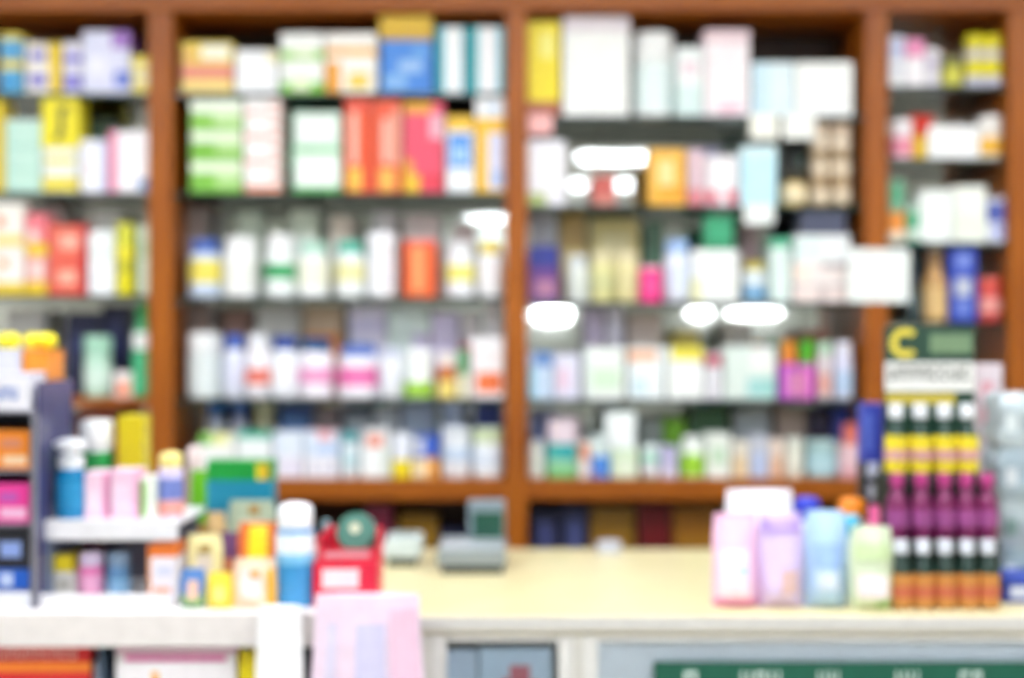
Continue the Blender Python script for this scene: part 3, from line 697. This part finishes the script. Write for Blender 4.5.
# goods in the right counter's cases
K(435, 478, 650, YR+.037, .68, 'grey blue carton behind counter glass near hanging bags', 'b8cce0', [(.6,.9,.3,.62,'4a64a8'),(.1,.5,.2,.5,'b8c8dc')], d=.09)
K(479, 552, 648, YR+.037, .68, 'pale blue carton with dark red print behind counter glass', 'bcd4e8', [(.3,.42,.5,.72,'b86878'),(.42,.7,.56,.84,'c06a78'),(.7,.8,.45,.7,'b86878'),(.2,.8,.1,.3,'c8d8e6')], d=.09)
Ys = YR+.0075
sg = empty('sign_board', (PX(830,Ys), Ys, .68), 'long dark green sign board with white lettering on counter glass', 'sign')
xa, xb = PX(654,Ys), PX(1040,Ys); zs = PZ(662,Ys)
obj('panel', BX(xa-sg.location.x, xb-sg.location.x, 0, .006, .012, zs-.68), M('045c46', .5), sg, bevel=.002)
for k, (a, b, n) in enumerate(((684,702,1),(741,784,3),(818,842,2),(896,922,2),(960,985,2))):
    strokes(sg, PX(a,Ys)-sg.location.x, PX(b,Ys)-sg.location.x, PZ(690,Ys)-.68, PZ(671,Ys)-.68, -.0003, n, M('cfe4dc', .4), 10+k, gap=.28)

# ================================================================ far left rack and its boxes
YK = 2.66
rk = empty('display_rack', (PX(-10,YK), YK, ZL), 'dark violet steel counter rack with shelves at left frame edge', 'rack')
def kz(y): return PZ(y, YK)
xl, xr = PX(-70,YK), PX(38,YK)
STEEL = M('9a9aa8', .3, .6); PUR = M('454470', .25)
rp('side_panel', xr-.004, xr, YK+.004, YK+.21, ZL, kz(382), PUR, rk)
rp('side_panel', xl, xl+.004, YK+.004, YK+.21, ZL, kz(382), PUR, rk)
rp('front_post', xr-.012, xr, YK-.006, YK+.0035, ZL, kz(411), STEEL, rk)
rp('front_post', xl, xl+.012, YK-.006, YK+.0035, ZL, kz(411), STEEL, rk)
rp('back_panel', xl+.0045, xr-.0045, YK+.20, YK+.205, ZL, kz(411), M('2c2c34', .4), rk)
for ya in (411, 470, 524, 591):
    rp('shelf', xl+.0125, xr-.0125, YK, YK+.199, kz(ya)-.005, kz(ya), M('7c7c88', .3, .4), rk)
rp('base_lip', xl+.0125, xr-.0125, YK-.006, YK-.0005, ZL+.001, kz(592), M('e6e8f2', .4), rk)
SHELF['name'] = ''
K(-30, 31, 373, YK+.005, kz(411), 'white carton with blue lettering on top of violet rack', 'f4f3fa', [(-.0,1,.88,1,'dcdcee')], d=.09)
o = COL.objects[-1]; strokes(o, -.02, .036, .022, .044, -.0003, 4, M('2f6cc4', .4), 5)
K(-30, 30, 431, YK+.008, kz(470), 'orange carton with pale oval patches on upper rack shelf', 'f08a1e', [(.52,.86,.55,.80,'d88a6c'),(.55,.95,.12,.36,'f8d8b0')], d=.12)
K(-30, 30, 484, YK+.008, kz(524), 'hot pink carton with pale patches on middle rack shelf', 'ee3c9c', [(.5,.8,.55,.78,'c05cb8'),(.5,.95,.12,.40,'f8c0e0')], d=.12)
t = K(-30, 30, 569, YK+.008, kz(591), 'royal blue flat carton on lowest rack shelf', '1f60c8', [(.5,.72,.2,.8,'c4d4f4')], d=.12)
K(-30, 30, 531, YK+.008, t, 'black carton with pale blue oval on the royal blue one', '1c1c24', [(.5,.86,.3,.72,'8ca4e0')], d=.12)
Yo = YK+.105
t = K(22, 50, 350, Yo, kz(411), 'orange carton carrying yellow balls on violet rack', 'f09428', [(.3,.7,.1,.4,'f4a84c')], d=.09)
tw = K(-10, 21, 350, Yo, kz(411), 'pale grey white carton left of orange carton on rack', 'd8d8e2', [(.2,.8,.3,.6,'d0d0e0')], d=.09)
bm0 = bmesh.new(); bmesh.ops.create_icosphere(bm0, subdivisions=3, radius=.0165)
ball0 = None
for px, dy, on, l in ((12.5,.022,tw,'yellow ball on pale grey white carton of rack, nearer one'),(5,.064,tw,'yellow ball on pale grey white carton of rack, behind the nearer one'),(31.5,.022,t,'yellow ball on orange carton of rack, front left'),(49,.024,t,'yellow ball on orange carton of rack, front right'),(42,.066,t,'yellow ball on orange carton of rack, behind front pair')):
    Yq = Yo+dy
    if ball0 is None:
        ball0 = obj('ball', bm0, M('f4e41c', .3), None, 60); o = ball0
    else:
        o = ball0.copy(); COL.objects.link(o)
    o.location = (PX(px,Yq), Yq, on+.0170); tag(o, l, 'ball', 'yellow balls on the rack')

# ================================================================ tiered white stand
YT = 2.70
ts = empty('tiered_stand', (PX(112,YT), YT-.03, ZL), 'white two-tier display stand beside the dark violet rack', 'stand')
xl, xr = PX(45.5,YT), PX(178.5,YT)
ZU = PZ(521,YT); WT = M('f0eff2', .35)
rp('base_tray', xl, xr-.01, YT-.03, YT+.24, ZL+.0003, ZL+.008, WT, ts)
rp('tray_lip', xl, xr-.01, YT-.034, YT-.0305, ZL+.0003, ZL+.026, WT, ts)
rp('upper_shelf', xl, xr, YT, YT+.24, ZU-.010, ZU, WT, ts)
rp('shelf_lip', xl, xr, YT-.004, YT-.0005, ZU-.036, ZU+.003, WT, ts)
rp('side_panel', xl, xl+.003, YT+.0, YT+.24, ZL+.0085, ZU-.0105, M('8090b0', .3), ts)
rp('back_panel', xl+.0035, xr-.0145, YT+.236, YT+.24, ZL+.0085, ZU-.0105, M('70707e', .4), ts)
Yc = YT+.045
pb = empty('pump_bottle', (PX(71.5,Yc), Yc, ZU), 'teal blue pump bottle with clear white pump on white stand', 'bottle')
R = 15/FX*Yc; H = PZ(468,Yc)-ZU
obj('body', lathe([(R*.92,0),(R,.004),(R,.86*H),(R*.9,.95*H),(R*.5,H)], 28), M('1280b4', .15), pb, 40)
obj('label', shell(R+.0002, .2*H, .75*H), M('2890c4', .3), pb, 35)
obj('pump_collar', lathe([(R*.8,H+.0005),(R*.84,H+.002),(R*.84,H+.022),(R*.6,H+.026)], 40, .0006), M('eef2f4', .3), pb, 35)
obj('pump_head', lathe([(R*.4,H+.0265),(R*.4,H+.034),(R*.92,H+.036),(R*.95,H+.052),(R*.7,H+.056)], 28), M('f2f5f6', .3), pb, 40)
o = obj('nozzle', lathe([(.006,0),(.005,.012),(.004,.013)], 16), M('f2f5f6', .3), pb, 40); o.rotation_euler = (PI/2*.15, -PI/2, 0); o.location = (-R*.7, 0, H+.046)
K(84, 108, 472, YT+.03, ZU, 'pale pink carton next to teal pump bottle on white stand', 'f8d4e6', [(.8,1,0,1,'ee9cc4'),(.1,.6,.2,.6,'fbe4f0')], d=.07)
K(110, 139, 470, YT+.03, ZU, 'pink carton right of the first pink one on white stand', 'f6cce2', [(.85,1,0,1,'f0b4d4'),(.1,.7,.2,.7,'f9dcee')], d=.07)
K(140, 156, 477, YT+.03, ZU, 'slim white carton with green stripe on white stand', 'eef4e8', [(0,.40,.05,.9,'9ccc6c')], d=.06)
B(158, 184, 452, 'lilac bottle with big cream yellow cap on white stand', 'd0c4e4', 'f4e48c', [('7484c8',.28,.6),('f0a498',.04,.26)], shape='can', yf=YT+.04, zb=ZU)
t = B(80, 114, 420, 'white tub with dark green band behind the pink cartons', 'e8eeec', 'f4f6f2', [('1c9a48',.46,.66)], shape='jar', yf=YT+.13, zb=ZU, name='tub', cat='tub')
K(117, 143, 416, YT+.14, ZU, 'tall mustard yellow carton behind the pink cartons', 'd8c410', [(.1,.9,.2,.5,'e0ce20')], d=.07)
Z0 = ZL+.0082
t = K(53, 75, 572, YT+.03, Z0, 'low grey white carton in the lower tray', 'dcdad2', [(.2,.8,.3,.7,'b8b4a8')], d=.08)
K(53, 73, 556, YT+.03, t, 'yellow flat carton on the low grey white one', 'e4cc1c', d=.08)
B(79, 104, 552, 'small pink jar in the lower tray of white stand', 'f07cb8', 'd8c4dc', [('f8b0d4',.12,.5)], shape='jar', yf=YT+.03, zb=Z0, name='jar', cat='jar')
B(107, 131, 552, 'small steel blue jar in the lower tray of white stand', '5c8cb8', '7c94ac', [('88b8dc',.08,.4)], shape='jar', yf=YT+.03, zb=Z0, name='jar', cat='jar')
K(147, 177, 545, YT+.01, Z0, 'white carton with orange top and side in lower tray', 'f4eef4', [(0,1,.78,1,'f07c2c'),(0,.12,0,.78,'f4a468'),(.2,.8,.1,.22,'f2a884'),(.3,.85,.45,.6,'d8dcf0')], d=.08)
K(80, 100, 540, YT+.13, Z0, 'dark carton standing behind the small pink jar', '5a3044', [(.2,.8,.4,.7,'8a6478')], d=.06)

# ================================================================ heap of pouches between stand and spray can
for a in (
 (187,223,534,604,2.735,'pale yellow baby pouch with lilac face print, left of heap','f0e4a4',.05,[('d8c8b4',-.4,.5,.35,.7,'printed_panel'),('a88c50',-.3,.4,.72,.86,'printed_mark'),('8c98cc',-.8,.1,.06,.28,'printed_stripe')],1),
 (180,206,568,605,2.67,'small blue and green print pouch in front of heap','5a88c8',.03,[('8cb478',-.9,.9,.03,.35,'printed_panel'),('ecc0a8',-.3,.5,.25,.7,'printed_face')],2),
 (207,233,572,605,2.665,'small lemon yellow pouch in front of heap','f2d840',.03,[('f6e680',-.5,.5,.2,.6,'printed_panel')],3),
 (233,277,558,606,2.67,'cream pink pouch with amber side in front of heap','f6d8b8',.04,[('f8e0dc',-.6,.35,.25,.8,'printed_panel'),('f2a860',-.2,.3,.62,.78,'printed_mark'),('eeb020',.62,.95,.05,.8,'printed_stripe')],4),
 (238,278,522,604,2.775,'orange pouch with yellow middle, right of heap','ee7a3c',.05,[('f8e01c',-.45,.55,.45,.95,'printed_panel'),('b0a0bc',-.6,.6,.2,.4,'printed_stripe')],5),
 (266,281,566,606,2.735,'slim amber pouch at right end of heap beside the spray can','d89420',.03,[('f0d060',-.5,.5,.5,.8,'printed_panel')],10),
 (218,240,532,604,2.80,'dark violet pouch between yellow and orange ones','6a4270',.04,[('c87c58',-.4,.6,.2,.6,'printed_panel')],6),
 (206,226,512,604,2.86,'sand coloured pouch behind pale yellow baby pouch','d0b078',.05,[('b09450',-.8,.8,.2,.5,'printed_panel')],7),
 (190,218,470,604,3.035,'lime green pouch with orange print behind cream capped bottle','6cc024',.05,[('d89038',-.4,.4,.3,.5,'printed_panel')],8),
 (227,277,500,604,2.865,'sage grey pouch in front of green and teal carton','a8b89c',.05,[('c0ccb0',-.5,.5,.5,.8,'printed_panel'),('a07c3c',-.1,.35,.84,.95,'printed_spot')],9)):
    x0,x1,yt,yb,Y,l,c,d,ls,sd = a
    pouch(x0,x1,yt,yb,Y,ZL,l,c,d,ls,seed=sd,group='pouches heaped on the left counter')
B(186, 204, 446, 'tall bottle with pinkish white cap behind lime green pouch', 'c8b8ac', 'ecd8d4', shape='can', yf=3.08, zb=ZL)
YG = 2.94
K(206, 273, 461, YG, ZL, 'large carton with green upper and teal blue lower half', '1088a8', [(0,1,.84,1,'0c9838'),(.76,.95,.845,.98,'e8d020'),(.86,.95,.845,.98,'c89c1c')], d=.06)
# spray can
Yc = 2.662
B(276, 315, 503, 'blue spray can with rounded white top on left counter', '3a94cc', 'fdfeff', [('eef8fc',.52,.715,'white_band'),('7cc0e4',.42,.52,'pale_band')], shape='can', yf=Yc, zb=ZL, name='spray_can', cat='spray can')
# dark teal bottle between can and red dispenser
B(317, 335, 520, 'slim dark teal bottle behind the spray can', '2a5868', '88a8b0', shape='tall', yf=2.86, zb=ZL)

# red dispenser with a green tin in its tray
YD = 2.672
rd = empty('dispenser_box', (PX(346,YD), YD, ZL), 'bright red cardboard dispenser with white label and open upper tray', 'dispenser')
xl, xr = PX(313,YD), PX(378,YD)
zm = PZ(562,YD); RED = M('e02040', .35)
rp('lower_box', xl, xr, YD, YD+.11, ZL, zm, RED, rd)
rp('label', PX(322,YD), PX(359,YD), YD-.0012, YD-.0002, PZ(588,YD), PZ(569,YD), M('ece6e6', .4), rd, .0003)
zt_ = PZ(534,YD+.02)
rp('tray_wall', xl+.006, xl+.010, YD+.012, YD+.11, zm+.0003, zt_-.004, RED, rd)
rp('tray_wall', xr-.004, xr, YD+.012, YD+.11, zm+.0003, zt_+.004, RED, rd)
rp('tray_front', xl+.0105, xr-.0045, YD+.012, YD+.016, zm+.0003, zm+.022, RED, rd)
rp('tray_strip', xl+.02, xr-.016, YD+.0105, YD+.0115, zm+.006, zm+.017, M('d8a0a8', .4), rd, .0003)
rp('tray_back', xl+.0105, xr-.0045, YD+.106, YD+.11, zm+.0003, PZ(526,YD+.1), RED, rd)
R = .038
o = obj('round_tin', lathe([(R*.9,0),(R,.003),(R,.019),(R*.97,.0195),(R*1.02,.020),(R*1.02,.034),(R*.9,.038)], 36), M('3c7464', .35), None, 35)
zz = zm+.024; o.location = (PX(356,YD+.05), YD+.078, PZ(532,YD+.05)); o.rotation_euler = (math.radians(72), 0, 0)
o.location.z = zm+.0008+R*1.02*math.sin(math.radians(72)); o.location.y = YD+.085
# raised on a second green tin so that it shows over the tray front
tag(o, 'dark green round tin leaning in the tray of red dispenser', 'tin')
bm = lathe([(.010,0),(.010,.0012),(.007,.0014)], 20); s = obj('lid_mark', bm, M('d8d8b8', .4), o, 35); s.location = (-.002, .008, .0382)

# things at the back of the right counter
YS = 3.12
sc = empty('weighing_scale', (PX(478,YS), YS, ZR), 'grey counter scale with upright green display at counter back', 'scale')
xl, xr = PX(437,YS), PX(506,YS)
rp('foot', xl+.01, xr-.006, YS+.004, YS+.22, ZR, ZR+.016, M('202426', .5), sc)
rp('base', xl, xr, YS, YS+.23, ZR+.0165, ZR+.052, M('8c9698', .4), sc, .004)
rp('platter', xl+.006, xr-.006, YS+.006, YS+.15, ZR+.0525, ZR+.058, M('b8c0c4', .3, .3), sc, .002)
rp('display_post', PX(468,YS+.17), PX(505,YS+.17), YS+.17, YS+.215, ZR+.0525, PZ(501,YS+.17), M('7c8c94', .4), sc, .004)
rp('display_screen', PX(473,YS+.17), PX(503,YS+.17), YS+.1665, YS+.1695, PZ(543,YS+.17), PZ(512,YS+.17), M('1c5040', .15), sc, .001)
YC = 3.22
ct = empty('card_terminal', (PX(402,YC), YC, ZR), 'small pale terminal with dark foot behind red dispenser', 'card terminal')
rp('foot', PX(388,YC), PX(416,YC), YC+.004, YC+.10, ZR, ZR+.018, M('404640', .5), ct)
rp('housing', PX(385,YC), PX(421,YC), YC, YC+.11, ZR+.0185, PZ(538,YC), M('c8d4d0', .4), ct, .006)
rp('keypad', PX(390,YC), PX(415,YC), YC+.03, YC+.09, PZ(538,YC)+.0003, PZ(538,YC)+.004, M('8c9894', .5), ct, .001)
Yr = 3.44
o = obj('tape_roll', lathe([(.010,0),(.030,0),(.030,.026),(.010,.026)][1:3] and [(.029,0),(.030,.001),(.030,.025),(.029,.026),(.014,.026),(.013,.020)], 28), M('c4c8d4', .4), None, 35)
o.location = (PX(609,Yr), Yr, ZR); tag(o, 'small pale grey tape roll at the back edge of cream counter', 'tape roll')

# ================================================================ refill pouches on the right
pouch(712,758,513,607,2.755,ZR,'pink refill pouch, leftmost of the pastel row on cream counter','f6c8e6',.075,
      [('f8e2f0',-.8,.55,.12,.62,'label'),('f29cc8',-.9,.9,.015,.10,'foot_band'),('c8d8ec',0,.5,.34,.46,'label_mark')],seed=21,group='pastel refill pouches',seal='f4b8d8')
pouch(757,803,512,608,2.75,ZR,'lilac refill pouch between the pink and the blue one','dcc4ec',.075,
      [('d9c6ec',-.75,.75,.10,.75,'label'),('d8b4b0',-.1,.7,.16,.40,'label_mark'),('b89cdc',-.95,.95,.79,.93,'top_band')],seed=22,group='pastel refill pouches')
pouch(804,846,510,608,2.75,ZR,'sky blue refill pouch between lilac and pale green ones','b4d4f4',.075,
      [('9cbcec',-.7,.7,.42,.66,'label'),('d0dcec',-.5,.5,.20,.38,'label_mark')],seed=23,group='pastel refill pouches')
pouch(849,893,526,610,2.725,ZR,'pale green refill pouch beside the tonic bottle stand','d3dfbf',.07,
      [('f2e4ea',-.75,.6,.16,.42,'label'),('a8cc88',.1,.8,.03,.13,'foot_band'),('c4d8a4',-.8,.8,.6,.8,'top_band')],seed=24,group='pastel refill pouches')
pouch(726,792,489,540,2.90,ZR,'white pouch standing behind the pink and lilac refill pouches','f8f6fc',.09,[('f0ecfa',-.6,.6,.4,.8,'label')],seed=25,top=.05,round_top=False)
B(792,822,497,'white bottle with royal blue cap behind sky blue pouch','e0e8f4','2038c0',shape='can',yf=2.88,zb=ZR)
B(836,868,498,'bottle with bright orange cap behind pale green pouch','f0e0c8','f48c1c',shape='can',yf=2.88,zb=ZR)
B(840,862,515,'small bottle with aqua cap between sky blue and pale green pouches','c8e4ec','58bcd8',shape='can',yf=2.80,zb=ZR)
pouch(868,880,505,612,2.79,ZR,'slim hot pink sachet behind pale green pouch','ee6aa0',.02,seed=27,rx=0)

# ================================================================ tonic bottles in three tiers with a header card
st = empty('bottle_display', (PX(940,2.80), 2.74, ZR), 'dark three-step bottle display stand with green header card', 'display stand')
Y1, Y2, Y3 = 2.705, 2.775, 2.845
Z2, Z3 = PZ(541,Y2), PZ(476,Y3)
DK = M('1e2a22', .5)
rp('low_step', PX(884,Y2), PX(1000,Y2), Y2-.006, Y2+.056, ZR, Z2, DK, st)
rp('high_step', PX(884,Y3), PX(981,Y3), Y3-.012, Y3+.075, ZR, Z3, DK, st)
YH = Y3+.066
h = rp('header_card', PX(884,YH), PX(975,YH), YH, YH+.004, Z3+.0003, PZ(327,YH), M('1f4434', .45), st, .001)
def hp(name, x0, x1, y0, y1, c, lift=.0012):
    return rp(name, PX(x0,YH), PX(x1,YH), YH-lift, YH-.0002, PZ(y1,YH), PZ(y0,YH), M(c, .45), h, .0003)
hp('white_band', 885, 974, 362, 391, 'f0f0ea'); hp('pale_panel', 930, 972, 334, 353, '74906c'); hp('yellow_band', 886, 955, 393, 404, 'c8b440')
bm = bmesh.new()   # the big C
rc, n = 15/FX*YH, 22
pts = [math.radians(45 + 270*k/n) for k in range(n+1)]
rings = []
for a in pts:
    rings.append([bm.verts.new((r*math.cos(a), y, r*math.sin(a)*1.0)) for r, y in ((rc*.55,0),(rc,0),(rc,-.001),(rc*.55,-.001))])
for a, b in zip(rings, rings[1:]):
    for k in range(4): bm.faces.new((a[k], a[(k+1)%4], b[(k+1)%4], b[k]))
bm.faces.new(rings[0]); bm.faces.new(rings[-1][::-1])
o = obj('letter', bm, M('ecd84a', .4), h); o.location = (PX(905,YH)-st.location.x, YH-.0003-st.location.y, PZ(343,YH)-ZR)
strokes(h, PX(889,YH)-st.location.x, PX(972,YH)-st.location.x, PZ(380,YH)-ZR, PZ(366,YH)-ZR, YH-.0013-st.location.y, 8, M('343c34', .4), 44)
ordn = ('leftmost','second','third','fourth','rightmost')
def tonic(x, Y, zb, yt, wpx, body, cap, labels, lab, group):
    B(x-wpx/2, x+wpx/2, yt, lab, body, cap, labels, shape='tonic', yf=Y, zb=zb, group=group, name='tonic_bottle')
for k, x in enumerate((901,923,945,967,988)):
    tonic(x, Y1, ZR, 540, 22.5, '16352c', 'd8dce4', [('cc8a44',.03,.52),('c8684c',.18,.34,'label_stripe')], ordn[k]+' amber labelled dark bottle in the bottom row of display', 'amber labelled bottles in the bottom row')
for k, x in enumerate((897,921,944,966,987)):
    tonic(x, Y2, Z2, 473, 22, '7c2058', 'b0387c', [('a04c8c',.20,.46)], ordn[k]+' magenta bottle in the middle row of display', 'magenta bottles in the middle row')
for k, x in enumerate((896,920,944,967)):
    tonic(x, Y3, Z3, 404, 22.5, '12382c', 'e4e8ea', [('f0dc2c',.05,.56),('d8a0a0',.22,.36,'label_mark')], ('leftmost','second','third','rightmost')[k]+' yellow labelled dark bottle in the top row of display', 'yellow labelled bottles in the top row')
# blue carton left of the stand
K(862, 884, 404, 2.965, ZR, 'tall blue carton with pale spots left of bottle display', '3a48b4', [(.1,.5,.74,.95,'5a70d0'),(0,1,0,.68,'20242c'),(.2,.8,.60,.68,'d8def2'),(.25,.85,.48,.56,'d4d8e4')], d=.05)
YP = 3.05
K(976, 1003, 364, YP, ZR, 'tall white carton with rose patch behind the header card', 'e4d4d8', [(.2,.6,.72,.92,'e8a0ac')], d=.05)
# clear wrapped packs at the right edge
t = K(1004, 1060, 579, 2.78, ZR, 'royal blue carton before the clear packs at right frame edge', '1a3aa8', [(.1,.5,.2,.7,'d0d8ec')], d=.12)
zz = ZR+.0004
YW = 2.955
for k, (yy, c, l) in enumerate(((545,'9cb0b4','lowest clear grey wrapped pack, behind the royal blue carton'),(498,'b4c2c6','second clear wrapped pack from bottom at right frame edge'),(446,'a8bac4','third clear wrapped pack from bottom at right frame edge'),(392,'c2d0d4','topmost clear wrapped pack at right frame edge'))):
    w = (1066-988)/FX*YW; hh = PZ(yy,YW)-zz
    bm = bmesh.new(); bmesh.ops.create_cube(bm, size=1)
    bmesh.ops.subdivide_edges(bm, edges=bm.edges[:], cuts=7, use_grid_fill=True)
    r = random.Random(60+k); p1, p2 = r.uniform(0,6), r.uniform(0,6)
    for v in bm.verts:
        x, y, z = v.co
        sq = 1 - .10*((2*z)**4) ; f = 1+.05*math.sin(9*x+p1+6*z)+.04*math.sin(11*z+p2+5*y)
        inner = 1 if abs(z) < .49 else 0
        v.co = (x*w*sq*(1-.06*(2*y)**4)*(f if inner else 1)*.96, y*.11*sq*(f if inner else 1)*.96, (z+.5)*hh)
    e = empty('wrapped_pack', (PX(1027,YW), YW, zz), l, 'pack', 'clear wrapped packs at the right edge')
    obj('wrapping', bm, M(c, .12), e, 60)
    for q in range(3):
        xq = (-.33+.28*q)*w
        obj('bottle_label', BX(xq-.011, xq+.011, -.061, -.059, hh*.3, hh*.62), M(('e4eef0','7c9a94','dfe6ea')[(q+k)%3], .3), e, bevel=.0006)
    zz += hh

# ================================================================ bags hanging on the counter front
def hang_bag(x0, x1, ytop, Y, zbot, d, lab, base, stripes, seed, over):
    w = (x1-x0)/FX*Y; zt = PZ(ytop, Y); h = zt - zbot
    e = empty('carrier_bag', (PX((x0+x1)/2, Y), Y, zbot), lab, 'bag', 'carrier bags hung on the counter front')
    def P(u, v, s):
        taper = 1 - .10*v*v - .05*math.sin(6*v+seed)
        bul = (1-abs(u)**3)*(.35+.65*(1-v))*min(1, .3+6*v)
        wr = 1+.10*math.sin(8*u+seed+3*v)+.06*math.sin(13*u+5*v+seed*2)
        return (w/2*taper*u, s*max(.0015, d/2*bul*wr) , h*v)
    def sheet(u0, u1, v0, v1, nu, nv, off=None):
        bm = bmesh.new(); G = []
        for s, o in (((-1,0),(1,0)) if off is None else ((-1,off),(-1,off+.0008))):
            g = []
            for j in range(nv+1):
                rr = []
                for i in range(nu+1):
                    x, y, z = P(u0+(u1-u0)*i/nu, v0+(v1-v0)*j/nv, s); rr.append(bm.verts.new((x, y-o, z)))
                g.append(rr)
            G.append(g)
            for j in range(nv):
                for i in range(nu): bm.faces.new((g[j][i], g[j][i+1], g[j+1][i+1], g[j+1][i]))
        a, b = G
        for j in range(nv):
            for i in (0, nu): bm.faces.new((a[j][i], b[j][i], b[j+1][i], a[j+1][i]))
        for i in range(nu):
            for j in (0, nv): bm.faces.new((a[j][i], a[j][i+1], b[j][i+1], b[j][i]))
        return bm
    m = M(base, .4)
    obj('bag_body', sheet(-1,1,0,1,24,24), m, e, 70)
    for k, (c, u0, u1, v0, v1) in enumerate(stripes):
        obj('printed_stripe', sheet(u0,u1,v0,v1,12,24,.0025+.0004*k), M(c, .4), e, 70)
    # the bag mouth folded over the counter edge
    bm = bmesh.new(); ztop = over-zbot+.0012
    n = 12; prev = None
    for i in range(n+1):
        x = w*.40*(-1+2*i/n); wv = .003*math.sin(i*1.3+seed)
        prof = [(0,h*.93),(.001,ztop+.004),(2.63-Y+.002,ztop+.002+abs(wv)),(2.63-Y+.012+wv*3,ztop),(2.63-Y+.012+wv*3,ztop+.0025),(2.63-Y+.002,ztop+.005+abs(wv)),(-.002,ztop+.008),(-.003,h*.93)]
        ring = [bm.verts.new((x, y, z)) for y, z in prof]
        if prev:
            for k in range(8): bm.faces.new((prev[k], prev[(k+1)%8], ring[(k+1)%8], ring[k]))
        else: bm.faces.new(ring)
        prev = ring
    bm.faces.new(prev[::-1])
    obj('bag_mouth', bm, m, e, 70)
    return e
hang_bag(255, 304, 606, 2.565, .52, .075, 'plain white carrier bag hung on counter edge', 'fdfdfd', [], 1, ZL)
hang_bag(307, 428, 594, 2.572, .50, .075, 'pink and lilac striped carrier bag hung on counter edge', 'f8e2f4', [('dcd8f6',-.20,.35,.0,.90),('e8e0f6',-.75,-.55,.0,.9),('f4cce2',.45,.95,.0,.95)], 2.4, ZL)

# ================================================================ camera
cam = bpy.data.cameras.new('camera'); co = bpy.data.objects.new('camera', cam); COL.objects.link(co)
co.location = (0, 0, CAMZ); co.rotation_euler = (PI/2, 0, 0)
cam.lens = 50; cam.sensor_width = 36; cam.clip_start = .05
cam.dof.use_dof = True; cam.dof.focus_distance = 1.58; cam.dof.aperture_fstop = 1.66
S.camera = co
w = bpy.data.worlds.new('world'); S.world = w; w.use_nodes = True
w.node_tree.nodes['Background'].inputs['Color'].default_value = (.05, .05, .05, 1)
vs = S.view_settings; vs.view_transform = 'Standard'; vs.look = 'None'; vs.exposure = 0.55; vs.gamma = 1.0; vs.use_curve_mapping = False
